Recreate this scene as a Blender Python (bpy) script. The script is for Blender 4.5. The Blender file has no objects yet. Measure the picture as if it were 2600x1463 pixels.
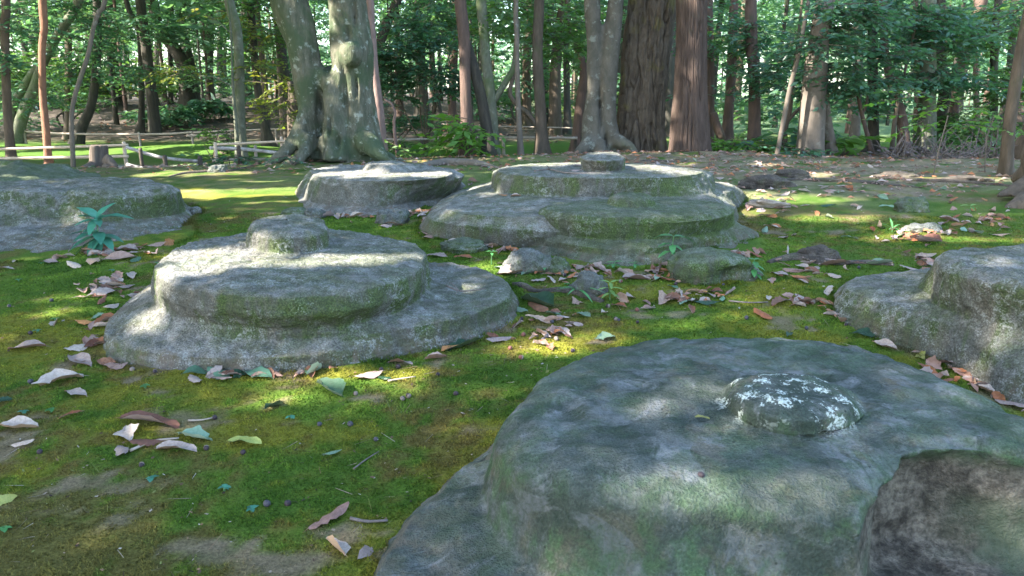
import bpy, math, random
import numpy as np
from mathutils import Vector, Matrix

# ------------------------------------------------------------------ camera, sky, sun, exposure
S = bpy.context.scene
COL = S.collection
FPX, CX, CY, PITCH, CAMH = 2002.0, 1300.0, 731.5, math.radians(14.0), 0.80
cam_d = bpy.data.cameras.new('camera'); cam = bpy.data.objects.new('camera', cam_d); COL.objects.link(cam)
cam.location = (0, 0, CAMH); cam.rotation_euler = (math.radians(90) - PITCH, 0, 0)
cam_d.sensor_width = 36.0; cam_d.sensor_fit = 'HORIZONTAL'; cam_d.lens = FPX / 2600.0 * 36.0
cam_d.clip_start = 0.05; cam_d.clip_end = 1000
cam_d.dof.use_dof = True; cam_d.dof.focus_distance = 2.9; cam_d.dof.aperture_fstop = 11.0
S.camera = cam

SUN_EL = math.radians(40.0)
SUN_AZ = np.array([-0.925, -0.38]); SUN_AZ = SUN_AZ / np.linalg.norm(SUN_AZ)
SUNV = np.array([SUN_AZ[0] * math.cos(SUN_EL), SUN_AZ[1] * math.cos(SUN_EL), math.sin(SUN_EL)])   # towards the sun
world = bpy.data.worlds.new('World'); S.world = world; world.use_nodes = True
wn = world.node_tree
sky = wn.nodes.new('ShaderNodeTexSky'); sky.sky_type = 'NISHITA'; sky.sun_disc = False
sky.sun_elevation = SUN_EL; sky.sun_rotation = math.atan2(SUN_AZ[0], SUN_AZ[1])
sky.air_density = 1.0; sky.dust_density = 1.2; sky.ozone_density = 1.5
bg = wn.nodes['Background']; bg.inputs['Strength'].default_value = 0.15
wn.links.new(sky.outputs['Color'], bg.inputs['Color'])
sun_d = bpy.data.lights.new('sun', 'SUN'); sun_d.energy = 4.9; sun_d.angle = math.radians(0.55); sun_d.color = (1.0, 0.93, 0.82)
sun = bpy.data.objects.new('sun', sun_d); COL.objects.link(sun)
sun.rotation_euler = Vector(SUNV).to_track_quat('Z', 'Y').to_euler(); sun.location = tuple(SUNV * 60)
S.view_settings.view_transform = 'Standard'; S.view_settings.look = 'None'
S.view_settings.gamma = 1.0; S.view_settings.use_curve_mapping = False
S.view_settings.exposure = 2.82
S.render.engine = 'CYCLES'
S.cycles.use_denoising = True
S.cycles.max_bounces = 6; S.cycles.diffuse_bounces = 4; S.cycles.transmission_bounces = 3; S.cycles.glossy_bounces = 2
S.cycles.caustics_reflective = False; S.cycles.caustics_refractive = False

# ------------------------------------------------------------------ helpers
rng = np.random.default_rng(7)
RT = np.array([1.0, 0, 0]); FW = np.array([0, math.cos(PITCH), -math.sin(PITCH)]); UP = np.array([0, math.sin(PITCH), math.cos(PITCH)])

def ray(u, v):
    return FW + RT * ((u - CX) / FPX) + UP * ((CY - v) / FPX)

def at_z(u, v, z):                      # point of a sight line at height z
    d = ray(u, v); t = (z - CAMH) / d[2]
    return np.array([d[0] * t, d[1] * t, z])

def at_y(u, v, y):                      # point of a sight line at ground distance y
    d = ray(u, v); t = y / d[1]
    return np.array([d[0] * t, y, CAMH + d[2] * t])

def depth(p):
    return float(np.dot(np.asarray(p) - np.array([0, 0, CAMH]), FW))

def _hash(ix, iy, iz, seed):
    h = (ix.astype(np.int64) * 374761393 + iy.astype(np.int64) * 668265263 + iz.astype(np.int64) * 2147483647 + seed * 974634777) & 0xffffffff
    h = ((h ^ (h >> 13)) * 1274126177) & 0xffffffff
    h = ((h ^ (h >> 16)) * 2246822519) & 0xffffffff
    return ((h ^ (h >> 15)) & 0xffff) / 32767.5 - 1.0

def vnoise(p, seed=0):
    p = np.asarray(p, float); i = np.floor(p); f = p - i; i = i.astype(np.int64)
    f = f * f * f * (f * (f * 6 - 15) + 10)
    r = 0
    for dx in (0, 1):
        wx = f[:, 0] if dx else 1 - f[:, 0]
        for dy in (0, 1):
            wy = f[:, 1] if dy else 1 - f[:, 1]
            for dz in (0, 1):
                wz = f[:, 2] if dz else 1 - f[:, 2]
                r = r + wx * wy * wz * _hash(i[:, 0] + dx, i[:, 1] + dy, i[:, 2] + dz, seed)
    return r

def fbm(p, octs=4, seed=0, gain=0.5, lac=2.03):
    p = np.asarray(p, float); r = 0; a = 1.0; tot = 0
    for k in range(octs):
        r = r + a * vnoise(p * lac ** k + 17.3 * k, seed + k); tot += a; a *= gain
    return r / tot

def sstep(a, b, x):
    t = np.clip((x - a) / (b - a), 0, 1); return t * t * (3 - 2 * t)

def xyz(x, y, z=0.0):
    x = np.asarray(x, float); return np.stack([x, np.broadcast_to(y, x.shape), np.broadcast_to(z, x.shape)], -1)

def mesh(name, verts, faces, mats, smooth=True, cols=None, midx=None):
    me = bpy.data.meshes.new(name)
    verts = np.asarray(verts, np.float32)
    faces_a = faces if isinstance(faces, np.ndarray) else None
    if faces_a is not None:
        nf, k = faces_a.shape
        me.vertices.add(len(verts)); me.vertices.foreach_set('co', verts.ravel())
        me.loops.add(nf * k); me.loops.foreach_set('vertex_index', faces_a.astype(np.int32).ravel())
        me.polygons.add(nf); me.polygons.foreach_set('loop_start', np.arange(0, nf * k, k, dtype=np.int32))
        me.update(calc_edges=True)
    else:
        me.from_pydata([tuple(map(float, v)) for v in verts], [], [tuple(int(i) for i in f) for f in faces])
    for m in (mats if isinstance(mats, (list, tuple)) else [mats]):
        me.materials.append(m)
    if smooth: me.polygons.foreach_set('use_smooth', np.ones(len(me.polygons), bool))
    if midx is not None: me.polygons.foreach_set('material_index', np.asarray(midx, np.int32))
    for k, c in (cols or {}).items():
        c = np.asarray(c, np.float32)
        if c.ndim == 1:
            a = me.attributes.new(k, 'FLOAT', 'POINT'); a.data.foreach_set('value', c)
        else:
            a = me.attributes.new(k, 'FLOAT_COLOR', 'POINT')
            a.data.foreach_set('color', np.concatenate([c, np.ones((len(c), 1), np.float32)], 1).ravel())
    me.update()
    return me

def link(name, data, parent=None, loc=None):
    o = bpy.data.objects.new(name, data); COL.objects.link(o)
    if parent is not None: o.parent = parent
    if loc is not None: o.location = tuple(float(c) for c in loc)
    return o

def tag(o, label, cat, group=None):
    o['label'] = label; o['category'] = cat
    if group: o['group'] = group
    return o

def thing(name, label, cat, loc=(0, 0, 0), group=None):
    o = link(name, None, None, loc); o.empty_display_size = 0.1
    return tag(o, label, cat, group)

ORD = ['leftmost', 'second from left', 'third from left', 'fourth from left', 'fifth from left', 'sixth from left', 'seventh from left', 'eighth from left', 'ninth from left', 'tenth from left', 'eleventh from left', 'twelfth from left', 'thirteenth from left', 'fourteenth from left', 'fifteenth from left', 'sixteenth from left', 'seventeenth from left', 'eighteenth from left', 'nineteenth from left', 'twentieth from left', 'twenty first from left', 'twenty second from left', 'twenty third from left', 'twenty fourth from left']

# node helpers
class NT:
    def __init__(s, name):
        s.m = bpy.data.materials.new(name); s.m.use_nodes = True; s.t = s.m.node_tree
        s.b = s.t.nodes['Principled BSDF']; s.out = s.t.nodes['Material Output']
    def n(s, typ, **kw):
        nd = s.t.nodes.new(typ)
        for k, v in kw.items(): setattr(nd, k, v)
        return nd
    def l(s, a, b): s.t.links.new(a, b)
    def setin(s, sock, v):
        if isinstance(v, bpy.types.NodeSocket): s.l(v, sock)
        elif isinstance(v, (tuple, list)) and len(v) == 3 and sock.type == 'RGBA': sock.default_value = (*v, 1)
        else: sock.default_value = v
    def coord(s, kind='Object', scale=(1, 1, 1)):
        tc = s.n('ShaderNodeTexCoord'); mp = s.n('ShaderNodeMapping'); mp.inputs['Scale'].default_value = scale
        s.l(tc.outputs[kind], mp.inputs['Vector']); return mp.outputs['Vector']
    def noise(s, vec, scale, detail=4, rough=0.55, dist=0.0):
        nd = s.n('ShaderNodeTexNoise'); s.l(vec, nd.inputs['Vector'])
        nd.inputs['Scale'].default_value = scale; nd.inputs['Detail'].default_value = detail
        nd.inputs['Roughness'].default_value = rough; nd.inputs['Distortion'].default_value = dist
        return nd.outputs['Fac']
    def voro(s, vec, scale, feature='F1', out='Distance', rand=1.0):
        nd = s.n('ShaderNodeTexVoronoi', feature=feature); s.l(vec, nd.inputs['Vector']); nd.inputs['Scale'].default_value = scale
        nd.inputs['Randomness'].default_value = rand
        return nd.outputs[out]
    def ramp(s, fac, a, b, lo=0.0, hi=1.0):     # smooth remap
        nd = s.n('ShaderNodeMapRange', interpolation_type='SMOOTHSTEP'); s.l(fac, nd.inputs['Value'])
        nd.inputs['From Min'].default_value = a; nd.inputs['From Max'].default_value = b
        nd.inputs['To Min'].default_value = lo; nd.inputs['To Max'].default_value = hi
        return nd.outputs['Result']
    def mix(s, fac, a, b, mode='MIX'):
        nd = s.n('ShaderNodeMix', data_type='RGBA', blend_type=mode)
        s.setin(nd.inputs['Factor'], fac); s.setin(nd.inputs['A'], a) if False else None
        s.setin(nd.inputs[6], a); s.setin(nd.inputs[7], b)
        return nd.outputs[2]
    def math(s, op, a, b=0.0, clamp=False):
        nd = s.n('ShaderNodeMath', operation=op, use_clamp=clamp)
        s.setin(nd.inputs[0], a); s.setin(nd.inputs[1], b); return nd.outputs[0]
    def attr(s, name):
        return s.n('ShaderNodeAttribute', attribute_name=name)
    def bump(s, h, strength=0.5, dist=0.01, normal=None):
        nd = s.n('ShaderNodeBump'); nd.inputs['Strength'].default_value = strength; nd.inputs['Distance'].default_value = dist
        s.l(h, nd.inputs['Height'])
        if normal is not None: s.l(normal, nd.inputs['Normal'])
        return nd.outputs['Normal']
    def done(s, col, rough=0.85, normal=None, spec=0.3):
        s.setin(s.b.inputs['Base Color'], col); s.setin(s.b.inputs['Roughness'], rough)
        s.b.inputs['Specular IOR Level'].default_value = spec
        if normal is not None: s.l(normal, s.b.inputs['Normal'])
        return s.m

# ------------------------------------------------------------------ terrain
def ground_h(x, y):
    x = np.atleast_1d(np.asarray(x, float)); y = np.atleast_1d(np.asarray(y, float))
    z = np.interp(y, [-5, 0.5, 1.4, 2.3, 3.5, 4.6, 6.0, 7.8, 9.0, 11, 14, 30, 300], [-.3, -.18, -.12, -.055, .045, .095, .13, .135, .08, -.02, -.03, .0, .3])
    z = z + 0.50 * sstep(13, 21, y) * sstep(1.0, -3.0, x)
    z = z - 0.19 * np.exp(-((x + 4.4) / 2.1) ** 2 - ((y - 8.9) / 1.1) ** 2)            # the path's hollow
    z = z + 0.13 * np.exp(-((x + 4.3) / 1.3) ** 2 - ((y - 10.9) / 0.75) ** 2)          # moss mounds beyond the path
    z = z + 0.08 * np.exp(-((x + 7.5) / 1.5) ** 2 - ((y - 11.5) / 0.9) ** 2)
    z = z + 0.02 * np.exp(-((x + 1.7) / 0.7) ** 2 - ((y - 7.8) / 0.4) ** 2)           # mound of the big tree
    z = z + 0.07 * np.exp(-((x - 1.4) / 1.5) ** 2 - ((y - 8.3) / 0.7) ** 2)
    w = sstep(0.0, 2.0, y)
    p = xyz(x, y)
    z = z + w * (0.016 * fbm(p * 1.9, 3, 11) + 0.007 * fbm(p * 8.0, 3, 23))
    z = z + 0.022 * sstep(5.2, 7.0, y) * sstep(0.5, 2.5, x) * np.maximum(0, fbm(p * np.array([1.6, 3.5, 1]), 3, 5) * 2)
    return z

def gpt(u, v, lift=0.0):               # where a sight line meets the ground
    z = 0.0
    for _ in range(8):
        p = at_z(u, v, z); z = float(ground_h(p[0], p[1])[0])
    p[2] = z + lift
    return p

PATCH_SOIL = [(430, 1065, .16, .09), (250, 1225, .13, .05), (1255, 1085, .10, .05), (560, 1400, .13, .06), (760, 1440, .12, .06), (900, 1350, .13, .05),
              (1700, 800, .22, .07), (1000, 922, .2, .04), (2330, 880, .12, .25), (2520, 1010, .1, .2), (2140, 585, .35, .07), (1900, 590, .3, .06)]
PATCH_GOLD = [(1430, 880, .35, .12), (900, 945, .5, .05), (200, 860, .5, .18), (560, 500, .6, .22), (700, 1100, .3, .1), (1250, 1150, .2, .2), (1500, 830, .3, .1)]
def _patches(lst, x, y):
    r = np.zeros_like(x)
    for u, v, a, b in lst:
        p = gpt(u, v); r = np.maximum(r, np.exp(-((x - p[0]) / a) ** 2 - ((y - p[1]) / b) ** 2))
    return r

def ground_cols(x, y):
    """moss / soil / litter colours of the ground as they are by themselves"""
    p = xyz(x, y)
    n1 = fbm(p * 2.2, 4, 31); n2 = fbm(p * 7.0, 4, 41); n3 = fbm(p * 26.0, 3, 51); n4 = fbm(p * 1.1, 3, 61)
    C = lambda *c: np.array(c)[None, :]
    def mix(a, b, f): return a + (b - a) * np.clip(f, 0, 1)[:, None]
    col = mix(C(.052, .100, .014), C(.098, .158, .022), n2 * 1.2 + .5 + .5 * n3)
    col = mix(col, C(.155, .155, .022), sstep(.0, .5, n1 + .35 * n3 + .9 * _patches(PATCH_GOLD, x, y) - .09))
    brown = sstep(.05, .5, n4 * .9 + .5 * n2 + .5 * n3 + .42 * sstep(-.2, -1.0, x) * sstep(2.3, 1.5, y) - .08)
    col = mix(col, C(.105, .072, .028), brown * .75)
    soil = sstep(.55, .95, _patches(PATCH_SOIL, x, y) + .75 * n2 + .55 * n3)
    soil = np.maximum(soil, sstep(.42, .66, n2 * .8 + n1 * .5 + .45 * n3))
    lit = sstep(4.3, 6.4, y + 1.2 * n1) * (.4 + .6 * sstep(-.2, 1.6, x)) * (1 - sstep(9.6, 11.0, y))
    lit = np.maximum(lit, .9 * sstep(12.6, 14.5, y) * sstep(2.0, -1.0, x))
    lit = np.maximum(lit * sstep(-.40, .15, n2 + .3 * n3 + .16), 0)
    gravel = np.exp(-((x + 3.9) / 1.5) ** 4 - ((y - 9.15) / .42) ** 4)
    col = mix(col, C(.14, .11, .08) * (1 + .8 * n3[:, None]), soil * .68)
    col = mix(col, C(.20, .155, .118) * (1 + .6 * n3[:, None]), lit * .78)
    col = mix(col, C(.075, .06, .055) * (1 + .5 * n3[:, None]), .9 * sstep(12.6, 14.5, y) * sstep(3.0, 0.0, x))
    col = mix(col, C(.062, .13, .022), sstep(9.3, 10.0, y) * (1 - sstep(12.5, 14, y)) * .8)
    col = mix(col, C(.27, .26, .27), sstep(.3, .7, gravel))
    col = mix(col, C(.13, .19, .10), sstep(12.5, 17, y + 2 * n4) * sstep(.3, 3.5, x - .1 * y + 1.0))
    mossy = (1 - soil) * (1 - lit) * (1 - sstep(.3, .7, gravel))
    return np.clip(col, .004, 1), mossy

def mat_ground():
    t = NT('moss_ground'); v = t.coord('Object')
    c = t.attr('col').outputs['Color']
    f = t.noise(v, 150, 5, .7); g = t.noise(v, 45, 4, .6)
    c = t.mix(1.0, c, t.ramp(f, .25, .75, .55, 1.5), 'MULTIPLY')
    sp = t.ramp(t.voro(v, 90), .0, .12, 1, 0); pick = t.ramp(t.noise(v, 30, 2), .6, .68)
    c = t.mix(t.math('MULTIPLY', sp, t.math('MULTIPLY', pick, .6)), c, (.42, .38, .30))
    h = t.math('ADD', t.math('MULTIPLY', f, .6), g)
    return t.done(c, .95, t.bump(h, .8, .012), .1)
M_GROUND = mat_ground()

def build_ground():
    ys = np.concatenate([np.arange(-6, .6, .5), np.arange(.6, 4.2, .025), np.arange(4.2, 9.5, .05), np.arange(9.5, 20, .15), np.geomspace(20, 420, 50)])
    pos = np.concatenate([np.arange(0, 3.2, .03), np.arange(3.2, 8, .08), np.arange(8, 16, .3), np.geomspace(16, 300, 40)])
    xs = np.concatenate([-pos[:0:-1], pos])
    X, Y = np.meshgrid(xs, ys); x, y = X.ravel(), Y.ravel()
    z = ground_h(x, y)
    near = (y > .5) & (y < 6.5) & (abs(x) < 4.5)
    pn = xyz(x[near], y[near]); z[near] += .0045 * fbm(pn * 24, 3, 77) * sstep(6.5, 4, y[near])
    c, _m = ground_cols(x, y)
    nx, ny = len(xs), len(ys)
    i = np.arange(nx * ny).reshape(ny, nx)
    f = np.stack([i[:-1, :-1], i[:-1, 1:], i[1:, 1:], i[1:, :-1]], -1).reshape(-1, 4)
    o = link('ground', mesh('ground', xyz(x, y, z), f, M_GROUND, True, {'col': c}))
    o['kind'] = 'structure'; o['label'] = 'moss covered forest floor with bare soil patches'
build_ground()
# ------------------------------------------------------------------ the old foundation stones
def mat_stone(name, grey, dark, green, moss=0.5, tan=0.3, streak=0.25, spots=0.5, white=False, grain=.5):
    t = NT(name); v = t.coord('Object'); vs = t.coord('Object', (1, 1, streak))
    n_big = t.noise(v, 3.2, 5, .6, .4); n_mid = t.noise(v, 14, 5, .65); n_fine = t.noise(v, 70, 4, .7); n_st = t.noise(vs, 16, 5, .65, .3)
    n_gr = t.noise(v, 190, 3, .6)
    c = t.mix(t.ramp(n_mid, .3, .7), dark, grey)
    c = t.mix(t.ramp(n_fine, .32, .62), t.mix(.55, c, dark), c)
    c = t.mix(t.math('MULTIPLY', t.ramp(t.noise(v, 6.5, 4, .6, .5), .5, .66), tan), c, (.24, .185, .125))
    c = t.mix(1.0, c, t.ramp(n_gr, .34, .66, 1 - grain, 1 + grain), 'MULTIPLY')
    g = t.mix(t.ramp(n_gr, .35, .65), tuple((1 - grain) * k for k in green), tuple((1 + .5 * grain) * k for k in green))
    if grain < .3: c = t.mix(t.math('MULTIPLY', t.ramp(t.noise(v, 5.5, 6, .68, 1.2), .50, .60), t.ramp(n_fine, .35, .6, .35, .9)), c, (.225, .23, .24))
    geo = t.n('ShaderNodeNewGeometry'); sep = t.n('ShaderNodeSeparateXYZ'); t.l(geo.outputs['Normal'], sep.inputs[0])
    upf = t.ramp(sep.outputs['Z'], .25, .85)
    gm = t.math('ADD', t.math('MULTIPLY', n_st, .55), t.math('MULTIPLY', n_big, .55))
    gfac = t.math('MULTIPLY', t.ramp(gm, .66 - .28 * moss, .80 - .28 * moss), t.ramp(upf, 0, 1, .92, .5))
    c = t.mix(t.math('MULTIPLY', upf, t.ramp(n_mid, .4, .62, .05, .38)), c, tuple(1.05 * k for k in grey))  # tops tinted paler, painting in the light from above
    c = t.mix(t.ramp(upf, 0, 1, .45, 0), c, tuple(.65 * k for k in dark))  # steep sides darkened in colour, standing in for shade
    c = t.mix(gfac, c, g)
    gold = t.math('MULTIPLY', t.ramp(t.noise(v, 4.1, 4, .55, .2), .60, .72), t.math('MULTIPLY', t.attr('low').outputs['Fac'], .5 * moss + .3))
    c = t.mix(gold, c, (.115, .125, .02))
    c = t.mix(t.math('MULTIPLY', t.attr('low').outputs['Fac'], t.ramp(n_st, .42, .6, .0, .75)), c, (.15, .115, .095))
    lich = t.math('MULTIPLY', t.ramp(t.noise(v, 42, 4, .6, .6), .50, .58), t.ramp(t.noise(v, 5.5, 3, .6), .46, .60, 0, spots))
    c = t.mix(t.math('MULTIPLY', lich, t.ramp(n_gr, .4, .6, .15, .75)), c, (.33, .34, .325))
    sp2 = t.math('MULTIPLY', t.ramp(n_gr, .56, .70), t.math('MULTIPLY', t.ramp(n_mid, .47, .6), spots * .75))
    c = t.mix(sp2, c, (.38, .39, .38))
    blot = t.noise(v, 9, 4, .65, .6); c = t.mix(t.ramp(blot, .42, .60, .35, 0), c, tuple(.75 * k for k in dark))
    pit = t.math('MULTIPLY', t.ramp(t.voro(v, 46), .07, .17, .75, 0), t.ramp(t.noise(v, 8, 2), .45, .6))
    c = t.mix(pit, c, tuple(.35 * k for k in dark))
    if white:
        wf = t.math('MULTIPLY', t.attr('white').outputs['Fac'], t.ramp(t.math('ADD', t.math('MULTIPLY', t.noise(v, 27, 3, .55, .3), .75), t.math('MULTIPLY', n_gr, .35)), .59, .66))
        c = t.mix(wf, c, t.mix(t.ramp(n_gr, .4, .6), (.34, .38, .33), (.62, .66, .60)))
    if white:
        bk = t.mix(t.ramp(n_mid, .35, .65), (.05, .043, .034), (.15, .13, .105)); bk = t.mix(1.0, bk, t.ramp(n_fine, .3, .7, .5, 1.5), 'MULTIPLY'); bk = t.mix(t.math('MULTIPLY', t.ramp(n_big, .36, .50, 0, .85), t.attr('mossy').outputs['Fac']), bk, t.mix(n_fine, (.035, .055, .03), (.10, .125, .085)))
        c = t.mix(t.attr('broken').outputs['Fac'], c, bk)  # brown fracture stain, also dark in place of the hollow's missing shade
    h = t.math('ADD', t.math('ADD', t.math('MULTIPLY', n_mid, .8 if grain > .3 else .4), t.math('MULTIPLY', n_fine, .55)), t.math('MULTIPLY', n_gr, .22 if grain > .3 else .4))
    return t.done(c, .92, t.bump(h, .85, .028 if grain > .3 else .02), .2)

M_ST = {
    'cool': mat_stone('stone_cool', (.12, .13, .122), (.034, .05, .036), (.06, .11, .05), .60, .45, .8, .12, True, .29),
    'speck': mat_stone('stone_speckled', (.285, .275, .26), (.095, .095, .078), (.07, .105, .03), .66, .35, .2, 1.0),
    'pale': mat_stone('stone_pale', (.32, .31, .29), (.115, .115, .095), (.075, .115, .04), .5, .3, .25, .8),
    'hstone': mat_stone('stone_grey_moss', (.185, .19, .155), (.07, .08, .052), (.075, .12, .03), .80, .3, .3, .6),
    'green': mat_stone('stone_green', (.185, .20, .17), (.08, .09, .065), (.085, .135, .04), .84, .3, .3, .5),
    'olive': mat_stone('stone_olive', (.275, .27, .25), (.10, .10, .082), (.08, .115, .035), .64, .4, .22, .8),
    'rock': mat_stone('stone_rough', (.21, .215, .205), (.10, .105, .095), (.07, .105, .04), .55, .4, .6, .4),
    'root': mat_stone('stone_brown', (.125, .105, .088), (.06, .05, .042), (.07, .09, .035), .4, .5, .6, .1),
}
FOOT = []     # plan outlines of stones: (centre xy, sorted angles, radii)

def _polar(pts, c, na, sm):
    d = pts[:, :2] - c; a = np.arctan2(d[:, 1], d[:, 0]); r = np.hypot(d[:, 0], d[:, 1]); o = np.argsort(a)
    a, r, z = a[o], r[o], pts[o, 2]
    th = np.linspace(-np.pi, np.pi, na, endpoint=False)
    aa = np.concatenate([a - 2 * np.pi, a, a + 2 * np.pi])
    R = np.interp(th, aa, np.tile(r, 3)); Z = np.interp(th, aa, np.tile(z, 3))
    k = max(1, int(sm / 360 * na)); ker = np.exp(-.5 * (np.arange(-3 * k, 3 * k + 1) / k) ** 2); ker /= ker.sum()
    pad = 3 * k
    f = lambda q: np.convolve(np.concatenate([q[-pad:], q, q[:pad]]), ker, 'same')[pad:-pad]
    return th, f(R), f(Z)

def stone_mesh(name, rings, centre, mat, na=360, step=.012, sm=5, smooth_it=1, amp=(.010, .004, .0015), seed=0, white=None, pits=0.0, broken=None):
    """rings: outside-bottom to inside-top; each ('px', z or [z..], [(u,v)..]) or ('rel', scale(s), z(s)) relative to the last px ring, in plan"""
    c = np.asarray(centre[:2], float)
    R, Z, th, last = [], [], None, None
    for rg in rings:
        if rg[0] == 'px':
            zs = rg[1] if isinstance(rg[1], (list, tuple)) else [rg[1]] * len(rg[2])
            pts = np.array([gpt(u, v, -.03) if z == 'g' else at_z(u, v, z) for (u, v), z in zip(rg[2], zs)])
            last = pts
        elif rg[0] == 'w':
            pts = np.array(rg[1], float)
        else:
            s = rg[1] if isinstance(rg[1], (list, tuple)) else [rg[1]] * len(last)
            z = rg[2] if isinstance(rg[2], (list, tuple)) else [rg[2]] * len(last)
            pts = np.array([[c[0] + (p[0] - c[0]) * k, c[1] + (p[1] - c[1]) * k, zz if zz is not None else p[2]] for p, k, zz in zip(last, s, z)])
        th, r, zz = _polar(pts, c, na, sm); R.append(r); Z.append(zz)
        if rg[0] == 'px' and len(R) == 2: FOOT.append((c, th, r + .01))
        if rg[0] == 'px' and len(R) == 1 and rg[1] == 'g': FOOT.append((c, th, r))
    R = [R[0] * 1.0] + R; Z = [Z[0] - .15] + Z
    R.append(R[-1] * .03); Z.append(Z[-1] + .002)
    R, Z = np.array(R), np.array(Z)
    prof_r, prof_z = [], []
    for i in range(len(R) - 1):
        L = np.hypot(R[i + 1] - R[i], Z[i + 1] - Z[i]); n = int(np.clip(np.percentile(L, 80) / step, 2, 60))
        for k in range(n):
            f = k / n; prof_r.append(R[i] + (R[i + 1] - R[i]) * f); prof_z.append(Z[i] + (Z[i + 1] - Z[i]) * f)
    prof_r.append(R[-1]); prof_z.append(Z[-1])
    pr, pz = np.array(prof_r), np.array(prof_z)
    for _ in range(smooth_it):
        pr[1:-1] = .25 * pr[:-2] + .5 * pr[1:-1] + .25 * pr[2:]; pz[1:-1] = .25 * pz[:-2] + .5 * pz[1:-1] + .25 * pz[2:]
    m = len(pr)
    V = np.stack([c[0] + pr * np.cos(th), c[1] + pr * np.sin(th), pz], -1)
    i = np.arange(m * na).reshape(m, na); j = np.roll(i, -1, 1)
    F = np.stack([i[:-1], j[:-1], j[1:], i[1:]], -1).reshape(-1, 4)
    dth = np.roll(V, -1, 1) - np.roll(V, 1, 1); dpr = np.gradient(V, axis=0)
    N = np.cross(dth, dpr); N /= np.maximum(np.linalg.norm(N, axis=-1, keepdims=True), 1e-9)
    P = V.reshape(-1, 3); N = N.reshape(-1, 3)
    d = amp[0] * fbm(P * 4.5, 3, seed) + amp[1] * fbm(P * 18, 3, seed + 9) + amp[2] * fbm(P * 70, 2, seed + 19)
    if pits: d -= pits * sstep(.25, .6, fbm(P * 11, 3, seed + 33))
    P = P + N * d[:, None]
    cap = len(P); P = np.vstack([P, [[c[0], c[1], pz[-1].mean() + .001]]])
    gz = ground_h(P[:, 0], P[:, 1])
    low = sstep(.085, .01, P[:, 2] - gz + .02 * fbm(P * 9, 2, 3))
    att = {'low': low}
    if white is not None:
        q = np.linalg.norm((P - white[0]) / np.array(white[1]), axis=1); att['white'] = sstep(1.05, .7, q)
    if broken is not None:
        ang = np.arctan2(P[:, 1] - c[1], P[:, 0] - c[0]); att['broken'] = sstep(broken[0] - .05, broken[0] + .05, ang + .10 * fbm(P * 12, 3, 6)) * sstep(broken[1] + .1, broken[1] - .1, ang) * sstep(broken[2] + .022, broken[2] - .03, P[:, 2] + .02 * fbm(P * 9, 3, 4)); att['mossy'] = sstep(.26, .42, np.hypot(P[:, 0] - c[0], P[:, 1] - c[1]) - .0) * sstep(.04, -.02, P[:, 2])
    Fl = np.vstack([F])
    me = mesh(name, P - np.array([c[0], c[1], 0]), Fl, mat, True, att)
    return me, (c[0], c[1], 0)

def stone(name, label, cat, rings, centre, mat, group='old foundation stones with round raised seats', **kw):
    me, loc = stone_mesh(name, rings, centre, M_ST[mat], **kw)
    return tag(link(name, me, None, loc), label, cat, group)

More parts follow.
